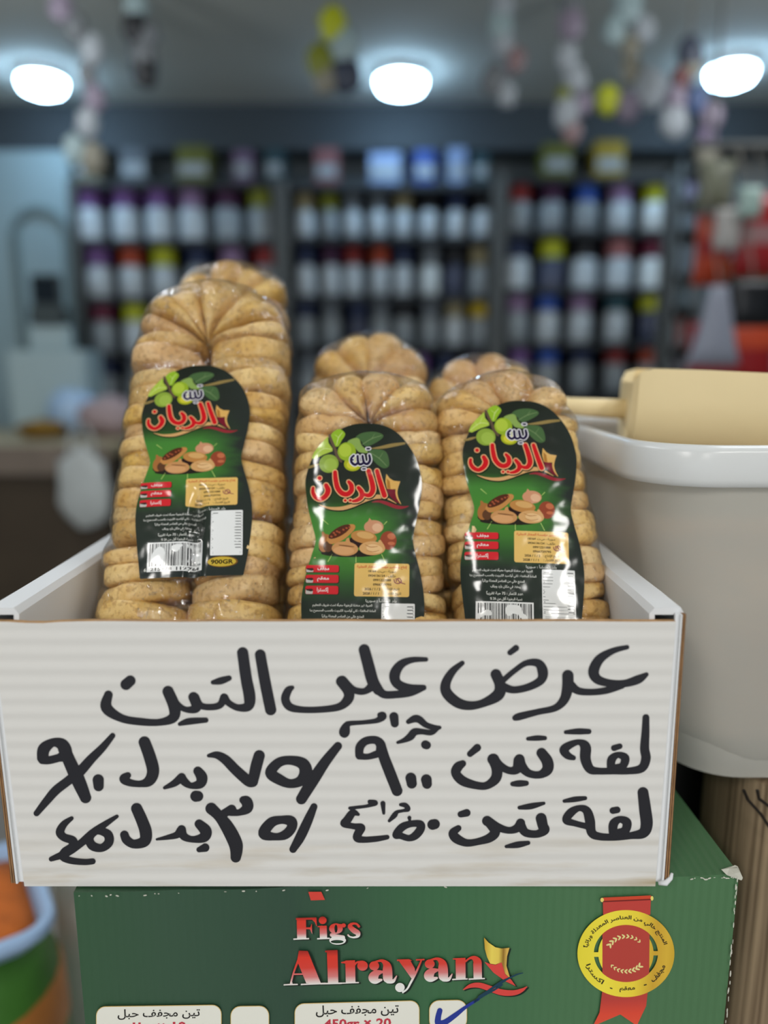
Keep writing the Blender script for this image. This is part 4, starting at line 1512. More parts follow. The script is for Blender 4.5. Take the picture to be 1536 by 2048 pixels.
line3 = ST(K7, [(1385, 562, 36), (1400, 680, 40), (1410, 780, 40), (1385, 838, 34), (1300, 856, 23), (1200, 866, 23), (1090, 862, 25), (1035, 835, 30), (1022, 750, 33), (1000, 685, 28), (950, 668, 20), (893, 698, 28), (862, 750, 26), (920, 772, 20), (1000, 792, 20)],
           [(1180, 828, 28), (1185, 775, 30), (1225, 745, 22), (1274, 765, 30), (1264, 820, 28), (1215, 838, 26)], [(1180, 685, 22), (1208, 680, 22)], [(848, 620, 11), (920, 608, 18), (990, 600, 13)],
           [(690, 738, 36), (702, 790, 34), (712, 818, 32), (660, 845, 25), (585, 835, 27), (552, 790, 32)], [(550, 770, 30), (525, 805, 28), (470, 820, 22), (395, 798, 27), (322, 756, 34)],
           [(326, 758, 30), (376, 825, 33), (340, 870, 30), (260, 896, 23), (180, 905, 25), (112, 875, 32), (88, 838, 28), (125, 805, 20)], [(142, 710, 21), (182, 700, 25)], [(542, 665, 12), (620, 655, 20), (708, 635, 10)], [(452, 930, 10), (530, 918, 21), (602, 905, 13)])
line3 += ST(K6, [(470, 1140, 24), (535, 1155, 30), (440, 1190, 18), (330, 1205, 18), (235, 1216, 18)], [(625, 1160, 28), (635, 1275, 16)], [(835, 1175, 18), (890, 1182, 28), (922, 1228, 26), (860, 1246, 17), (792, 1262, 20), (762, 1300, 30), (700, 1366, 16)], [(938, 1330, 22), (940, 1350, 16)],
            [(335, 1290, 16), (270, 1270, 40), (205, 1355, 48), (165, 1402, 38), (280, 1430, 34), (370, 1445, 44), (335, 1510, 48), (322, 1568, 46), (400, 1588, 36), (550, 1578, 33), (675, 1558, 26)],
            [(780, 1530, 42), (850, 1442, 45), (950, 1402, 38), (1065, 1402, 42), (1070, 1460, 48), (1010, 1538, 46), (930, 1570, 36), (830, 1540, 38), (780, 1530, 42)], [(1212, 1410, 60), (1238, 1404, 58)])
line3 += ST(K5, [(205, 800, 55), (280, 872, 50), (360, 980, 62), (432, 1120, 66), (446, 1200, 58), (440, 1268, 48)], [(330, 845, 38), (400, 808, 44)], [(395, 830, 40), (470, 838, 30), (550, 795, 50), (545, 735, 52), (512, 718, 36)],
            [(710, 1040, 52), (780, 935, 48), (880, 908, 38), (970, 922, 50), (975, 985, 46), (915, 1050, 44), (820, 1070, 34), (710, 1040, 52)], [(1190, 782, 32), (1130, 920, 44), (1060, 1070, 46), (990, 1190, 34)])
line3 += ST(K4, [(320, 715, 15), (262, 760, 26), (232, 820, 32), (262, 860, 30), (330, 886, 32), (325, 935, 34), (270, 980, 38), (258, 1015, 28), (320, 1040, 25), (420, 1050, 23), (482, 1045, 22)], [(668, 700, 13), (570, 765, 24), (480, 830, 30), (380, 915, 28), (280, 980, 30), (165, 1027, 18)],
            [(540, 812, 28), (600, 840, 34), (605, 900, 34), (550, 942, 30), (480, 925, 34), (458, 870, 30), (495, 822, 26), (540, 812, 28)], [(820, 640, 42), (860, 730, 44), (890, 820, 46), (880, 890, 42), (800, 912, 33), (745, 882, 34), (726, 842, 32)],
            [(1300, 758, 34), (1350, 812, 44), (1335, 860, 38), (1250, 876, 24), (1182, 852, 30), (1165, 800, 32)], [(1160, 810, 34), (1128, 842, 26), (1060, 860, 18), (975, 876, 8)], [(1300, 955, 20), (1345, 940, 32)])
m_marker = mat('black_marker_ink', lin(34, 34, 40), .45, .35)
co = cart.location.copy()


def cplace(x, y, lift):
    return on_plane(x, y, Vector((0, YF, 0)), Vector((0, -1, 0))) - co + Vector((0, -(lift + .00025), 0))


for ops in (line1, line2, line3):
    P = Print(cplace, 1.0)
    P.art(ops, m_marker, 1, .35)
    P.build('handwriting_lettering', cart)

# ================================================================== the wrapped ropes of dried figs
m_fig = mat('dried_fig_skin', (.6, .4, .2), .48, .45)
nt, bs = nodes_of(m_fig)
bs.inputs['Coat Weight'].default_value = .12
bs.inputs['Coat Roughness'].default_value = .25
bs.inputs['Subsurface Weight'].default_value = .08
bs.inputs['Subsurface Radius'].default_value = (.006, .003, .001)
bs.inputs['Subsurface Scale'].default_value = .5
oi = nt.nodes.new('ShaderNodeObjectInfo')
rp = nt.nodes.new('ShaderNodeValToRGB')
els = rp.color_ramp.elements
els[0].position, els[0].color = 0, (*lin(216, 172, 100), 1)
els[1].position, els[1].color = 1, (*lin(238, 208, 146), 1)
for p, c in ((.2, (228, 190, 116)), (.4, (236, 202, 134)), (.55, (224, 184, 92)), (.75, (226, 186, 138))):
    e = els.new(p)
    e.color = (*lin(*c), 1)
nt.links.new(oi.outputs['Random'], rp.inputs[0])
tc = nt.nodes.new('ShaderNodeTexCoord')
ad = nt.nodes.new('ShaderNodeVectorMath'); ad.operation = 'ADD'
cb = nt.nodes.new('ShaderNodeCombineXYZ')
ml = nt.nodes.new('ShaderNodeMath'); ml.operation = 'MULTIPLY'; ml.inputs[1].default_value = 37
nt.links.new(oi.outputs['Random'], ml.inputs[0])
nt.links.new(ml.outputs[0], cb.inputs[0])
nt.links.new(tc.outputs['Object'], ad.inputs[0]); nt.links.new(cb.outputs[0], ad.inputs[1])
n1 = nt.nodes.new('ShaderNodeTexNoise'); n1.inputs['Scale'].default_value = 55; n1.inputs['Detail'].default_value = 6
nt.links.new(ad.outputs[0], n1.inputs[0])
r2 = nt.nodes.new('ShaderNodeValToRGB')
r2.color_ramp.elements[0].position, r2.color_ramp.elements[1].position = .38, .66
r2.color_ramp.elements[0].color = (*lin(198, 144, 60), 1)
r2.color_ramp.elements[1].color = (*lin(240, 212, 160), 1)
nt.links.new(n1.outputs[0], r2.inputs[0])
mx = nt.nodes.new('ShaderNodeMix'); mx.data_type = 'RGBA'; mx.inputs[0].default_value = .38
nt.links.new(rp.outputs[0], mx.inputs[6]); nt.links.new(r2.outputs[0], mx.inputs[7])
n3 = nt.nodes.new('ShaderNodeTexNoise'); n3.inputs['Scale'].default_value = 260; n3.inputs['Detail'].default_value = 5
nt.links.new(ad.outputs[0], n3.inputs[0])
r3 = nt.nodes.new('ShaderNodeValToRGB')
r3.color_ramp.elements[0].position, r3.color_ramp.elements[1].position = .34, .5
r3.color_ramp.elements[0].color = (*lin(150, 104, 52), 1)
r3.color_ramp.elements[1].color = (1, 1, 1, 1)
nt.links.new(n3.outputs[0], r3.inputs[0])
mm = nt.nodes.new('ShaderNodeMix'); mm.data_type = 'RGBA'; mm.blend_type = 'MULTIPLY'; mm.inputs[0].default_value = .4
nt.links.new(mx.outputs[2], mm.inputs[6]); nt.links.new(r3.outputs[0], mm.inputs[7])
nt.links.new(mm.outputs[2], bs.inputs['Base Color'])
vo = nt.nodes.new('ShaderNodeTexVoronoi'); vo.feature = 'DISTANCE_TO_EDGE'; vo.inputs['Scale'].default_value = 190
n4 = nt.nodes.new('ShaderNodeTexNoise'); n4.inputs['Scale'].default_value = 120; n4.inputs['Detail'].default_value = 8
nt.links.new(ad.outputs[0], n4.inputs[0])
mv = nt.nodes.new('ShaderNodeMix'); mv.data_type = 'RGBA'; mv.inputs[0].default_value = .03
nt.links.new(ad.outputs[0], mv.inputs[6]); nt.links.new(n4.outputs['Color'], mv.inputs[7])
nt.links.new(mv.outputs[2], vo.inputs['Vector'])
b1 = nt.nodes.new('ShaderNodeBump'); b1.inputs['Strength'].default_value = .28; b1.inputs['Distance'].default_value = .0012
b2 = nt.nodes.new('ShaderNodeBump'); b2.inputs['Strength'].default_value = .55; b2.inputs['Distance'].default_value = .0022
nt.links.new(vo.outputs['Distance'], b1.inputs['Height'])
nt.links.new(n4.outputs[0], b2.inputs['Height'])
nt.links.new(b1.outputs[0], b2.inputs['Normal'])
nt.links.new(b2.outputs[0], bs.inputs['Normal'])

# clear crinkled film
m_film = bpy.data.materials.new('clear_film')
m_film.use_nodes = True
nt = m_film.node_tree
nt.nodes.remove(nt.nodes['Principled BSDF'])
tr = nt.nodes.new('ShaderNodeBsdfTransparent'); tr.inputs[0].default_value = (.985, .985, .985, 1)
gl = nt.nodes.new('ShaderNodeBsdfGlossy'); gl.inputs['Roughness'].default_value = .07
tc = nt.nodes.new('ShaderNodeTexCoord')
n1 = nt.nodes.new('ShaderNodeTexNoise'); n1.inputs['Scale'].default_value = 130; n1.inputs['Detail'].default_value = 6; n1.inputs['Distortion'].default_value = 1.0
mp = nt.nodes.new('ShaderNodeMapping'); mp.inputs['Scale'].default_value = (1, 1, .6); mp.inputs['Rotation'].default_value = (0, .6, 0)
nt.links.new(tc.outputs['Object'], mp.inputs[0]); nt.links.new(mp.outputs[0], n1.inputs[0])
bp = nt.nodes.new('ShaderNodeBump'); bp.inputs['Strength'].default_value = .55; bp.inputs['Distance'].default_value = .004
nt.links.new(n1.outputs[0], bp.inputs['Height'])
nt.links.new(bp.outputs[0], gl.inputs['Normal'])
fr = nt.nodes.new('ShaderNodeFresnel'); fr.inputs[0].default_value = 1.42
nt.links.new(bp.outputs[0], fr.inputs['Normal'])
mx = nt.nodes.new('ShaderNodeMixShader')
ga = nt.nodes.new('ShaderNodeMath'); ga.operation = 'MULTIPLY_ADD'; ga.inputs[1].default_value = .42
# tight little creases in the film catch the lamps
nc = nt.nodes.new('ShaderNodeTexNoise'); nc.inputs['Scale'].default_value = 210; nc.inputs['Detail'].default_value = 3; nc.inputs['Distortion'].default_value = 2.2
nt.links.new(mp.outputs[0], nc.inputs[0])
rc = nt.nodes.new('ShaderNodeValToRGB')
rc.color_ramp.elements[0].position, rc.color_ramp.elements[1].position = .60, .70
nt.links.new(nc.outputs[0], rc.inputs[0])
nt.links.new(rc.outputs[0], ga.inputs[0])
nt.links.new(fr.outputs[0], ga.inputs[2])
cl = nt.nodes.new('ShaderNodeMath'); cl.operation = 'MINIMUM'; cl.inputs[1].default_value = .50
nt.links.new(ga.outputs[0], cl.inputs[0])
nt.links.new(cl.outputs[0], mx.inputs[0]); nt.links.new(tr.outputs[0], mx.inputs[1]); nt.links.new(gl.outputs[0], mx.inputs[2])
nt.links.new(mx.outputs[0], nt.nodes['Material Output'].inputs[0])


def gradient_print():
    """printed leaf ground of the label: dark ends, bright green middle"""
    m = mat('label_print_ground', (.1, .1, .1), .10, .4)
    nt, bs = nodes_of(m)
    uv = nt.nodes.new('ShaderNodeUVMap')
    sp = nt.nodes.new('ShaderNodeSeparateXYZ')
    nt.links.new(uv.outputs[0], sp.inputs[0])
    rp = nt.nodes.new('ShaderNodeValToRGB')
    els = rp.color_ramp.elements
    st = [(0, (32, 38, 30)), (.22, (40, 44, 38)), (.32, (46, 70, 36)), (.38, (72, 132, 56)), (.50, (74, 136, 50)), (.58, (66, 118, 50)), (.64, (52, 86, 46)), (.71, (46, 54, 46)), (1, (44, 50, 48))]
    els[0].position, els[0].color = 0, (*lin(*st[0][1]), 1)
    els[1].position, els[1].color = 1, (*lin(*st[-1][1]), 1)
    for p, c in st[1:-1]:
        e = els.new(p)
        e.color = (*lin(*c), 1)
    nt.links.new(sp.outputs[1], rp.inputs[0])
    r2 = nt.nodes.new('ShaderNodeValToRGB')
    r2.color_ramp.elements[0].position, r2.color_ramp.elements[1].position = .55, .92
    nz = nt.nodes.new('ShaderNodeTexNoise'); nz.inputs['Scale'].default_value = 3; nz.inputs['Detail'].default_value = 3
    mp = nt.nodes.new('ShaderNodeMapping'); mp.inputs['Scale'].default_value = (1, 6, 1)
    nt.links.new(uv.outputs[0], mp.inputs[0]); nt.links.new(mp.outputs[0], nz.inputs[0])
    ad = nt.nodes.new('ShaderNodeMath'); ad.operation = 'MULTIPLY_ADD'; ad.inputs[1].default_value = .35; ad.inputs[2].default_value = -.17
    nt.links.new(nz.outputs[0], ad.inputs[0])
    a2 = nt.nodes.new('ShaderNodeMath'); a2.operation = 'ADD'
    nt.links.new(ad.outputs[0], a2.inputs[0]); nt.links.new(sp.outputs[0], a2.inputs[1])
    nt.links.new(a2.outputs[0], r2.inputs[0])
    mx = nt.nodes.new('ShaderNodeMix'); mx.data_type = 'RGBA'
    mx.inputs[7].default_value = (*lin(44, 50, 46), 1)
    nt.links.new(r2.outputs[0], mx.inputs[0]); nt.links.new(rp.outputs[0], mx.inputs[6])
    nt.links.new(mx.outputs[2], bs.inputs['Base Color'])
    return m


m_label = gradient_print()
LR = [(733.6, 845.5), (763, 848), (793, 862), (817, 887), (835, 917), (844, 948), (846.5, 973), (842, 1012), (835, 1048), (829.5, 1081), (835, 1112), (844, 1146), (851, 1185), (853, 1221), (850, 1262), (844, 1312), (836, 1356)]
LL = [(628, 1356), (622, 1312), (616, 1266), (611.5, 1224), (612, 1191), (619, 1152), (629, 1116), (636.5, 1086), (629, 1056), (620, 1024), (614, 991), (612, 962), (619, 933), (632, 905), (653, 878), (680, 859), (707, 848)]
_sm = smooth_stroke([(*p, 0) for p in LL + LR], 4)[:, :2]
LABEL = ('p', _sm)
I = lambda r, g, b: ink(r, g, b, .11)
BL = dict(ox=610, oy=840, sc=6.4)
BF = dict(ox=610, oy=1020, sc=6.4)


def s6(p, g=0):
    return S(p, grow=g, **BL)


def label_art(place, parent, weight):
    """all the print of one label; sub-parts of the label"""
    Pn = lambda st=.8: Print(place, st, 5e-5)
    # branch with green figs
    P = Pn(.8)
    lf, lf2, vein = I(176, 200, 74), I(150, 188, 46), I(212, 224, 140)
    P.art([S([(40, 622, 14), (120, 600, 18), (190, 578, 6)], **BL), S([(850, 372, 4), (1000, 352, 20), (1130, 322, 24), (1285, 292, 14)], **BL)], I(150, 128, 76), 1)
    dk = I(74, 104, 62)
    P.art([Pg([(650, 230), (720, 170), (850, 145), (960, 160), (1012, 205), (950, 270), (820, 340), (760, 330), (720, 270)], smooth=True, **BL), Pg([(825, 415), (900, 382), (1020, 395), (1072, 460), (1090, 590), (1030, 630), (960, 600), (880, 520)], smooth=True, **BL)], dk, 1.5)
    P.art([S([(740, 320, 4), (860, 240, 5), (990, 195, 3)], **BL), S([(850, 430, 4), (960, 500, 5), (1060, 600, 3)], **BL), S([(960, 500, 3), (1010, 420, 2)], **BL), S([(860, 240, 3), (900, 170, 2)], **BL)], I(120, 144, 96), 2)
    P.art([Pg([(545, 290), (640, 235), (700, 250), (730, 330), (800, 395), (805, 432), (700, 420), (650, 370)], smooth=True, **BL)], I(140, 168, 86), 2)
    P.art([Pg([(85, 500), (115, 420), (180, 330), (290, 212), (300, 300), (355, 375), (355, 410), (250, 450), (130, 512)], **BL)], lf, 2)
    P.art([Pg([(335, 180), (430, 115), (500, 155), (512, 200), (470, 270), (430, 345), (385, 340), (345, 260)], smooth=True, **BL)], lf2, 2)
    P.art([S(p, **BL) for p in ([(110, 480, 3), (230, 380, 5), (340, 385, 3)], [(230, 380, 3), (270, 280, 2)], [(200, 410, 3), (170, 370, 2)], [(405, 330, 3), (430, 230, 5), (480, 160, 3)], [(430, 230, 3), (380, 190, 2)])], vein, 2.6)
    P.art([El(312, 575, 126, 122, **BL)], I(142, 168, 62), 3)
    P.art([El(335, 590, 84, 86, **BL)], I(160, 186, 76), 3.4)
    P.art([El(620, 580, 112, 94, **BL)], I(172, 180, 36), 3)
    P.art([El(620, 590, 78, 58, **BL)], I(214, 206, 60), 3.4)
    P.art([El(540, 415, 118, 122, **BL)], I(150, 178, 44), 3.8)
    P.art([El(520, 400, 80, 88, **BL)], I(178, 200, 66), 4.2)
    P.art([S([(310, 200, 16), (345, 290, 18), (390, 390, 18), (420, 480, 20), (470, 545, 16)], **BL)], I(98, 80, 62), 4.6)
    P.build('fig_branch_print', parent)
    # brand words
    P = Pn(.6)
    ray_ = [[(285, 862, 30), (312, 930, 36), (282, 1000, 34), (215, 1042, 30), (150, 1010, 30), (116, 950, 26), (116, 896, 22)], [(196, 766, 28), (199, 767, 28)],
            [(396, 690, 28), (405, 780, 32), (432, 890, 34), (490, 962, 34), (560, 975, 34), (610, 930, 34), (608, 860, 32), (575, 815, 24)], [(534, 1058, 20), (536, 1058, 20)], [(597, 1056, 20), (600, 1056, 20)],
            [(828, 672, 30), (868, 800, 34), (886, 910, 36), (850, 980, 32), (785, 980, 24), (735, 940, 24)], [(702, 890, 26), (744, 950, 32), (740, 1012, 30), (690, 1052, 26), (635, 1066, 18)], [(935, 668, 28), (980, 820, 32), (1035, 985, 34)]]
    R_ = [s6(p) for p in ray_]
    gold_s = s6([(200, 1112, 3), (330, 1156, 15), (480, 1162, 24), (620, 1125, 24), (740, 1070, 24), (860, 1022, 24), (950, 1002, 28), (1060, 1018, 14), (1190, 1088, 3)])
    red_s = s6([(880, 1075, 5), (960, 1062, 15), (1060, 1085, 22), (1180, 1130, 24), (1270, 1137, 17), (1345, 1118, 4)])
    fl = Pg([(1055, 702), (1100, 760), (1150, 790), (1236, 798), (1215, 850), (1192, 905), (1165, 900), (1110, 905), (1065, 895), (1044, 800)], **BL)
    fr_ = Pg([(1060, 895), (1110, 902), (1165, 905), (1178, 950), (1200, 1010), (1250, 1098), (1180, 1065), (1110, 1000), (1072, 940)], **BL)
    fs = s6([(1222, 806, 10), (1196, 880, 13), (1188, 950, 12), (1205, 1020, 10), (1245, 1092, 4)])
    dkk = I(24, 30, 22)
    P.art([gold_s], dkk, 1, 1.3, dx=.5, dy=1.2)
    P.art([red_s], I(150, 44, 54), 1.6)
    P.art([gold_s], I(214, 166, 108), 2)
    P.art([fl], I(222, 174, 96), 2.6)
    P.art([Pg([(1062, 760), (1100, 800), (1112, 900), (1070, 890)], **BL)], I(176, 120, 52), 3.0)
    P.art([fr_], I(120, 28, 44), 3)
    P.art([fs], I(222, 174, 100), 3.4)
    P.art(R_, dkk, 3.6, 2.6, dx=.9, dy=1.3)
    P.art(R_, I(240, 186, 132), 4.2, 1.5)
    P.art(R_, I(206, 24, 32), 4.8, -.3)
    teen = [[(832, 462, 15), (842, 530, 17), (808, 578, 17), (765, 556, 16), (745, 472, 15)], [(765, 560, 14), (722, 584, 16), (692, 562, 16), (682, 474, 15)], [(692, 560, 14), (650, 590, 16), (606, 556, 16), (602, 505, 15), (632, 470, 14)], [(624, 526, 9), (627, 526, 9)],
            [(802, 376, 12), (832, 374, 12)], [(752, 645, 10), (782, 643, 10)]]
    T_ = [s6(p) for p in teen]
    P.art(T_, I(236, 232, 236), 5.4, 2.0)
    P.art(T_, I(32, 22, 58), 6.0, .2)
    P.build('brand_lettering', parent)
    # picture of dried figs
    P = Pn(.8)
    E = lambda *a: El(*a, n=28, **BF)
    P.art([E(600, 585, 360, 46, 0), E(300, 540, 90, 50, 10)], I(40, 34, 26), 1)
    P.art([S(p, **BF) for p in ([(250, 150, 6), (325, 215, 3)], [(390, 590, 4), (335, 690, 5)], [(688, 620, 4), (688, 695, 5)], [(1010, 590, 4), (1058, 690, 5)], [(1030, 215, 3), (1070, 170, 5)])], I(176, 204, 110), 1)
    P.art([E(290, 455, 78, 116, 12), Pg([(245, 315), (262, 306), (320, 370), (250, 400)], **BF)], I(170, 110, 58), 1.6)
    P.art([E(330, 500, 60, 70, 0)], I(96, 62, 40), 1.8)
    P.art([E(1092, 412, 104, 118, 0)], I(150, 70, 46), 1.6)
    P.art([E(1130, 360, 52, 40, 10), E(1130, 450, 46, 22, 0)], I(196, 110, 74), 1.9)
    P.art([E(905, 242, 124, 88, 0), Pg([(828, 180), (848, 126), (890, 172), (900, 220)], **BF)], I(206, 146, 110), 2.2)
    P.art([E(950, 250, 66, 54, 10)], I(226, 178, 140), 2.5)
    P.art([Pg([(315, 392), (400, 290), (520, 228), (645, 212), (668, 262), (600, 345), (500, 425), (380, 468), (325, 440)], smooth=True, **BF)], I(196, 136, 74), 2.6)
    P.art([E(470, 308, 158, 56, -31)], I(84, 42, 26), 2.9)
    P.art([E(x, y, 16, 12, 20) for x, y in ((370, 372), (420, 350), (470, 318), (520, 282), (560, 262), (440, 305), (400, 325), (600, 250))], I(168, 84, 52), 3.2)
    P.art([E(690, 440, 96, 66, 20)], I(44, 24, 22), 3.0)
    P.art([E(782, 372, 166, 82, 8)], I(190, 132, 70), 3.3)
    P.art([E(800, 350, 110, 44, 8)], I(214, 166, 102), 3.6)
    P.art([E(545, 525, 168, 92, 2), Pg([(560, 400), (590, 380), (620, 470), (540, 470)], **BF)], I(202, 146, 92), 3.9)
    P.art([E(530, 548, 130, 52, 2)], I(216, 160, 108), 4.2)
    P.art([S([(470, 480, 5), (560, 490, 9), (660, 500, 4)], **BF)], I(130, 84, 50), 4.5)
    P.art([E(890, 515, 164, 88, 0), Pg([(965, 420), (990, 402), (1045, 480), (1000, 540)], **BF)], I(212, 162, 104), 3.9)
    P.art([E(920, 520, 104, 54, 10)], I(230, 188, 134), 4.2)
    P.art([S([(800, 470, 3), (870, 500, 5), (960, 490, 3)], **BF), S([(820, 540, 3), (900, 560, 4), (980, 540, 3)], **BF)], I(176, 120, 70), 4.5)
    P.build('dried_fig_print', parent)
    # three red tags
    P = Pn(1.0)
    for y0, y1, s in ((735, 825, 'مجفف'), (858, 958, 'معقم'), (995, 1100, 'إكسترا')):
        P.art([RR(52, y0 + 4, 484, y1 + 6, 22, **BF)], I(36, 30, 28), 1)
        P.art([RR(56, y0, 474, y1, 22, **BF)], I(214, 42, 50), 1.6)
        P.art([RR(60, y0 + 44, 152, y1 - 2, 12, **BF)], I(196, 192, 184), 2.2)
        P.art([Pg([(60, y0 + 40), (140, y0 + 36), (160, y0 + 60), (130, y0 + 72), (70, y0 + 58)], **BF)], I(70, 40, 38), 2.6)
        P.text(s, 610 + 205 / 6.4, 1020 + (y0 + 22) / 6.4, 610 + 352 / 6.4, 1020 + (y1 - 16) / 6.4, I(246, 240, 236), 3, .015)
    P.build('red_tag_print', parent)
    # maker's address panel
    P = Pn(1.0)
    P.art([RR(672, 705, 1362, 1122, 26, **BF)], I(232, 190, 108), 1.6)
    br, rd = I(64, 44, 24), I(206, 60, 40)
    T = lambda s, x0, y0, x1, y1, m, bd=.02, ar=True: P.text(s, 610 + x0 / 6.4, 1020 + y0 / 6.4, 610 + x1 / 6.4, 1020 + y1 / 6.4, m, 2.4, bd, 0, ar)
    T('إنتاج وتحضير مؤسسة المختار التجارية', 702, 730, 1332, 778, rd)
    T('سورية - س.ت', 962, 788, 1192, 828, br)
    T('18164', 846, 790, 944, 818, br, .03, False)
    T('هاتف :', 1070, 842, 1194, 880, br)
    T('0934136124', 846, 846, 1056, 876, br, .03, False)
    T('0991221088', 908, 900, 1132, 930, br, .03, False)
    T('0966729795', 908, 956, 1138, 986, br, .03, False)
    T('تاريخ الإنتاج :', 1040, 1008, 1240, 1054, br)
    T('2026 / 1 / 2', 802, 1012, 1000, 1044, br, .03, False)
    T('تاريخ الانتهاء :', 1040, 1064, 1262, 1110, br)
    T('2028 / 1 / 1', 782, 1068, 980, 1100, br, .03, False)
    P.art([S(p, **BF) for p in ([(1310, 960, 5), (1250, 940, 7), (1215, 900, 8), (1240, 890, 6), (1262, 930, 8), (1220, 955, 7), (1180, 940, 7), (1170, 905, 6)], [(1195, 890, 5), (1200, 930, 7)])], I(150, 84, 80), 2.4)
    P.build('address_panel_print', parent)
    # white small print
    P = Pn(1.0)
    wh = I(222, 222, 214)
    P.text('بلد المنشأ : سوريا', 738, 1199, 798, 1207.5, wh, 2, .015)
    for s, x0, x1, y in (('العبوة غير منفذة للرطوبة معبأة تحت ظروف التعقيم', 634, 751, 1213), ('المادة الحافظة : ثاني أوكسيد الكبريت بالنسب المسموح بها', 629, 758, 1223.5), ('المنتج خالي من العناصر المعدلة وراثياً', 653, 735, 1235),
                         ('يحفظ في مكان بارد وجاف', 669, 727, 1246.5), ('عدد الثمار : 75 حبة تقريباً', 661, 732, 1259.5), ('نسبة الرطوبة أقل من 26 %', 668, 730, 1270)):
        P.text(s, x0, y - 4.2, x1, y + 4.2, wh, 2, .02)
    P.build('small_print_text', parent)
    # barcode
    P = Pn(1.0)
    P.art([Pg([(641, 1276), (752, 1276), (752, 1342), (641, 1342)])], I(240, 240, 238), 1.6)
    rnd = random.Random(11)
    x = 645.0
    bars = []
    while x < 748:
        w = rnd.choice((.9, .9, 1.7, 2.5))
        bars.append([(x, 1279), (min(x + w, 748.5), 1279), (min(x + w, 748.5), 1330), (x, 1330)])
        x += w + rnd.choice((.9, .9, 1.6, 2.2))
    for q in bars:
        P.put(q, [(0, 1, 2, 3)], I(28, 28, 30), 2.4)
    P.text('6', 635, 1333, 640, 1341, wh, 2.4, .03, 0, False)
    P.text('215478', 648, 1332.5, 692, 1340.5, I(28, 28, 30), 2.6, .03, 0, False)
    P.text('112764', 701, 1332.5, 745, 1340.5, I(28, 28, 30), 2.6, .03, 0, False)
    P.build('barcode_print', parent)
    # nutrition table
    P = Pn(1.0)
    P.art([RR(769, 1208, 834, 1311, 2)], I(238, 238, 236), 1.6)
    for k in range(13):
        y = 1216.5 + k * 6.6
        P.put([(771, y), (832, y), (832, y + 1.0), (771, y + 1.0)], [(0, 1, 2, 3)], I(84, 84, 84), 2.4)
        P.put([(832 - 11 - 5 * rnd.random(), y - 3.2), (831, y - 3.2), (831, y - 1.4), (832 - 11 - 5 * rnd.random(), y - 1.4)], [(0, 1, 2, 3)], I(90, 90, 90), 2.6)
        if k % 3 == 0:
            P.put([(772.5, y - 3.2), (774.5 + 9 * (k == 0), y - 3.2), (774.5 + 9 * (k == 0), y - 1.6), (772.5, y - 1.6)], [(0, 1, 2, 3)], I(90, 90, 90), 2.6)
    for y in (1303, 1306):
        P.put([(774, y), (830, y), (830, y + 1), (774, y + 1)], [(0, 1, 2, 3)], I(150, 150, 150), 2.4)
    P.build('nutrition_table_print', parent)
    # weight in a gold oval
    P = Pn(.8)
    P.art([El(794, 1325, 31, 12.5)], I(122, 84, 40), 1.6)
    P.art([El(793, 1325, 28.5, 10.8)], I(206, 176, 62), 2.2)
    P.text(weight, 771, 1320, 816, 1330.5, I(40, 30, 20), 3, .03, 0, False)
    P.build('weight_oval_print', parent)


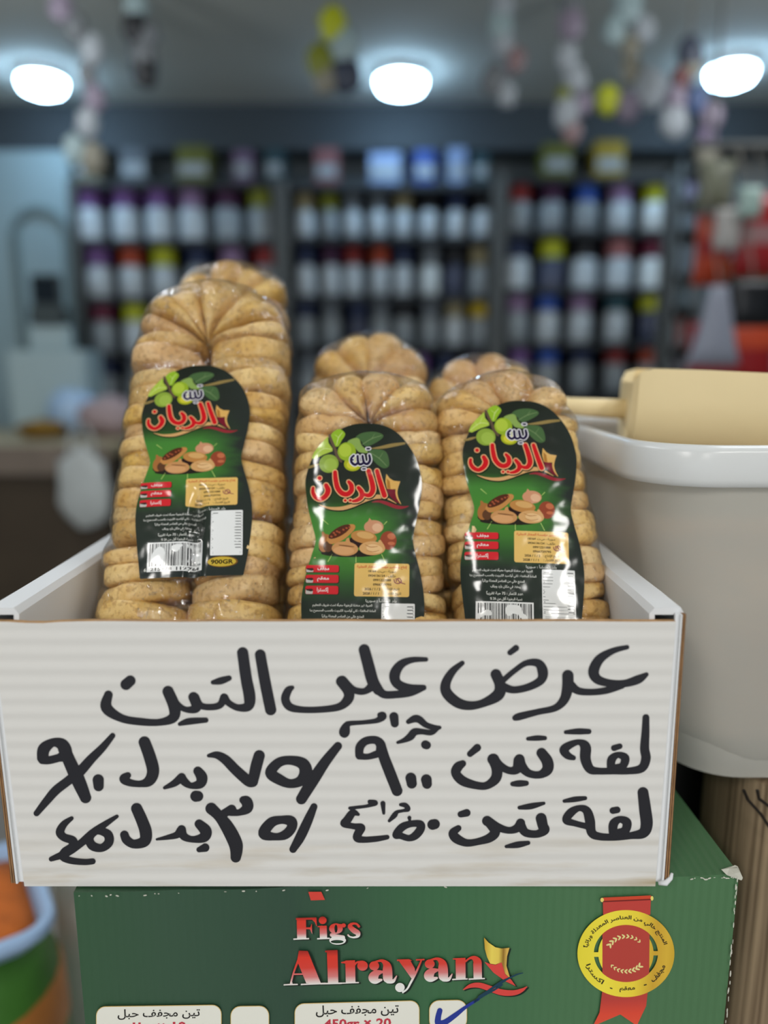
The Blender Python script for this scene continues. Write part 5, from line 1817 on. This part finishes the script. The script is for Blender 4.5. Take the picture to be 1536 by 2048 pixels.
def rope_pack(base_xy, lean, roll, L, r, label, seed, lab=None, sp=(.0115, .0175), arch=.85, tp=.05, af=.92):
    """a rope of figs folded into an upright loop, wrapped in film. lab: dict for the front label"""
    rnd = random.Random(seed)
    M = Matrix.Rotation(-math.radians(lean), 4, 'X') @ Matrix.Rotation(math.radians(roll), 4, 'Y')
    zf = ZB + .0046
    lift = r * math.sin(math.radians(lean)) + 2 * r * abs(math.sin(math.radians(roll))) + .0012
    t = thing('fig_rope_pack', (base_xy[0], base_xy[1], zf + lift), label, 'dried figs', 'wrapped fig ropes in the open carton', rot=M.to_euler())

    def bend(a, bb, s):
        if s < L:
            p = Vector((-(r + a), bb, s))
        elif s < L + PI * r:
            th = (s - L) / r
            p = Vector((-(r + a) * math.cos(th), bb, L + arch * (r + a) * math.sin(th)))
        else:
            p = Vector((r + a, bb, L - (s - L - PI * r)))
        k = 1 + tp * max(0.0, 1 - p.z / L)
        return Vector((p.x * k, p.y * k, p.z))
    total = 2 * L + PI * r
    s = .0
    nphi, nth = 30, 13
    count = 0
    allv = []
    while s < total - .006 and count < 100:
        arc = L - .004 < s < L + PI * r - .004
        h = rnd.uniform(*sp) * (af if arc else 1.0)
        c = s + h / 2
        s += h
        fat = arc and af > 1.1
        hh = h * .5 * (1.22 if fat else 1.10 if arc else 1.20)
        e1, e2 = (.85, .80) if fat else (.62, .46) if arc else (.50, .30)
        out = rnd.uniform(.02, .16) if fat else 0.0
        R0 = r * (rnd.uniform(.86, 1.07) if arc else rnd.uniform(.93, 1.045))
        ta, tb = rnd.uniform(-.2, .2), rnd.uniform(-.16, .16)
        if arc:
            ta, tb = ta * .5, tb
        da, db = rnd.uniform(-.0010, .0012), rnd.uniform(-.0016, .0010)
        sd = rnd.random() * 100
        v = []
        for j in range(nth + 1):
            th = PI * j / nth
            ct, st_ = math.cos(th), math.sin(th)
            pt = hh * math.copysign(abs(ct) ** e1, ct)
            pr = abs(st_) ** e2
            for i in range(nphi):
                ph = 2 * PI * i / nphi
                cp, spn = math.cos(ph), math.sin(ph)
                # squarish disc with its own lumps
                q = (abs(cp) ** 2.4 + abs(spn) ** 2.4) ** (-1 / 2.4)
                lump = 1 + .055 * noise.noise(Vector((cp * 1.6 + sd, spn * 1.6, pt * 60))) + .018 * noise.noise(Vector((cp * 5 + sd, spn * 5, pt * 220)))
                rad = R0 * pr * q * lump * .985
                a, bb = rad * cp + da, rad * spn + db
                if a > 0:
                    a *= 1 + out
                a = max(-r * .999, a) if arc else max(-r * 1.0, a)
                tt = pt * (1 + .22 * noise.noise(Vector((cp * 2 + sd, spn * 2, 7)))) + ta * a + tb * bb
                cc = c + tt
                v.append(bend(a, bb, max(0.0005, min(total - .0005, cc))))
        f = []
        for j in range(nth):
            for i in range(nphi):
                p, q = j * nphi + i, j * nphi + (i + 1) % nphi
                f.append((p, q, q + nphi, p + nphi))
        mesh_obj('fig', v, f, m_fig, t, None, True)
        allv += v
        count += 1
    # film
    w0, d0 = 2 * r * 1.03, r * 1.055
    A = np.array([tuple(p) for p in allv])
    BIN = .003
    top = A[:, 2].max() + .0012
    nb = int(top / BIN) + 2
    kk = np.clip((A[:, 2] / BIN).astype(int), 0, nb - 1)
    WR, WL, DF, DB = (np.zeros(nb) for _ in range(4))
    np.maximum.at(WR, kk, A[:, 0]); np.maximum.at(WL, kk, -A[:, 0]); np.maximum.at(DF, kk, -A[:, 1]); np.maximum.at(DB, kk, A[:, 1])

    def ease(a):
        # stretched film: bridges the creases only part of the way
        hi = np.maximum(a, np.maximum(np.roll(a, 1), np.roll(a, -1)))
        hi[0], hi[-1] = a[0], a[-1]
        o_ = hi.copy()
        o_[1:-1] = (hi[:-2] + 2 * hi[1:-1] + hi[2:]) / 4
        return o_ + .0005
    WR, WL, DF, DB = ease(WR), ease(WL), ease(DF), ease(DB)
    nh, na = int(top / .0021), 96
    v = []
    for j in range(nh + 1):
        h = top * (j / nh) if j < nh else top
        if j >= nh - 5:
            h = top * ((nh - 5) / nh) + (top * 5 / nh) * (1 - (1 - (j - nh + 5) / 5) ** 2)
        kf = min(h / BIN - .5, nb - 1.001)
        kf = max(kf, 0)
        i0 = int(kf)
        fr_ = kf - i0
        g = lambda a: a[i0] * (1 - fr_) + a[min(i0 + 1, nb - 1)] * fr_
        wr, wl, df, db = g(WR), g(WL), g(DF), g(DB)
        cx_, hw_ = (wr - wl) / 2, (wr + wl) / 2
        if j > nh - 6:
            e = (j - nh + 6) / 6
            hw_ *= (1 - e * e) ** .5 * .96 + .0
            df *= (1 - e * e) ** .5; db *= (1 - e * e) ** .5
        for i in range(na):
            ph = 2 * PI * i / na
            cp, spn = math.cos(ph), math.sin(ph)
            n_ = 2.9
            q = (abs(cp) ** n_ + abs(spn) ** n_) ** (-1 / n_)
            p = Vector((cx_ + hw_ * q * cp, (db if spn > 0 else df) * q * spn, h))
            cr = .0005 * noise.noise(p * 120 + Vector((seed, 0, 0))) + .0007 * noise.noise(Vector((p.x * 60, p.y * 60, p.z * 90 + seed)))
            dv = Vector((p.x / max(w0, 1e-6), p.y / max(d0, 1e-6), .1)).normalized()
            v.append(p + dv * (cr + .0003))
    f = []
    for j in range(nh):
        for i in range(na):
            p, q = j * na + i, j * na + (i + 1) % na
            f.append((p, q, q + na, p + na))
    mesh_obj('film_wrap', v, f, m_film, t, None, True)
    if not lab:
        return t
    s_px = lab.get('s', .0003456)
    vs = lab.get('v', 1.0)
    h_top, x_off = lab['top'], lab.get('x', 0.0)
    cr_, sr_ = math.cos(math.radians(lab.get('roll', 0))), math.sin(math.radians(lab.get('roll', 0)))
    buck = lab.get('buckle', 0.0)
    off = lab.get('off', .0016)

    def place(x, y, lift):
        u, w = (x - 729.5) * s_px, -(y - 960) * s_px * vs
        X = u * cr_ + w * sr_ + x_off
        Z = -u * sr_ + w * cr_ + h_top - 115 * s_px * vs
        xx = min(.985, abs(X) / (w0 * 1.04))
        D = d0 * (1 - xx ** 3.4) ** (1 / 3.4)
        D += d0 * tp * max(0.0, 1 - Z / L)
        D += .0007 * noise.noise(Vector((X * 34 + seed, Z * 22, 0))) + .00025 * noise.noise(Vector((X * 110, Z * 110, seed)))
        if buck:
            lowk = max(0.0, min(1.0, (y - 1130) / 90))
            lowk = lowk * lowk * (3 - 2 * lowk)
            D -= buck * lowk * math.exp(-((X - .007) / .0045) ** 2)
        return Vector((X, -(D + off + lift), Z))
    v2, fc = outline([LABEL], 2.0)
    lo = mesh_obj('label', [place(x, y, 0) for x, y in v2], fc, m_label, t, None, True)
    uvl = lo.data.uv_layers.new(name='UVMap')
    for lp in lo.data.loops:
        x, y = v2[lp.vertex_index]
        uvl.data[lp.index].uv = ((x - 611) / 242, (y - 845) / 511)
    label_art(place, lo, lab['weight'])
    return t


def base_for(px, py, d, lean, L, r, roll=0):
    """foot of a pack whose loop centre is seen at (px, py) at a depth of d metres"""
    c = Vector((0, 0, H)) + ray(px, py) * d
    zf = ZB + .0046
    lift = r * math.sin(math.radians(lean)) + 2 * r * abs(math.sin(math.radians(roll))) + .0012
    Lz = math.cos(math.radians(lean)) * math.cos(math.radians(roll))
    L = (c.z - zf - lift) / Lz
    x = c.x - L * math.sin(math.radians(roll))
    y = c.y - L * math.cos(math.radians(roll)) * math.sin(math.radians(lean))
    return (x, y), L


def pack_at(px, py, d, lean, r, label, seed, lab=None, roll=0, **k):
    xy, L = base_for(px, py, d, lean, 0, r, roll)
    if lab:
        lab = dict(lab)
        lab['top'] = L + lab['top']
    return rope_pack(xy, lean, roll, L, r, label, seed, lab, **k)


pack_at(424, 706, .607, 27.5, .0318, 'tall labelled fig rope leaning back beside the long side wall, 900 gram mark showing', 3,
        dict(top=-.030, weight='900GR', v=.93, roll=-2.5, buckle=.006, x=.000), arch=.91, tp=.06, sp=(.0115, .0190))
pack_at(739, 856, .566, 20, .0276, 'middle labelled fig rope, its label hidden lowest by the carton front', 12,
        dict(top=-.005, weight='450GR', x=-.0028, s=.000356), af=1.4, sp=(.0108, .0160), arch=.76, tp=.10, roll=.8)
pack_at(1006, 858, .572, 24, .0270, 'labelled fig rope standing beside the white plastic tub', 21,
        dict(top=.011, weight='450GR', v=.97, roll=8.0, x=.004, s=.000356), roll=-6.0, af=1.35, sp=(.0108, .0160), arch=.78, tp=.10)
pack_at(458, 645, .715, 23, .0300, 'unlabelled fig rope peeping up behind the tallest labelled one', 34, arch=.95, af=1.3)
pack_at(738, 778, .690, 18, .0270, 'unlabelled fig rope behind the middle labelled one', 45, af=1.2, sp=(.0135, .0185), arch=.95)
pack_at(962, 812, .690, 18, .0270, 'unlabelled fig rope behind the one standing beside the tub', 56, af=1.2, sp=(.0135, .0185), arch=.9)
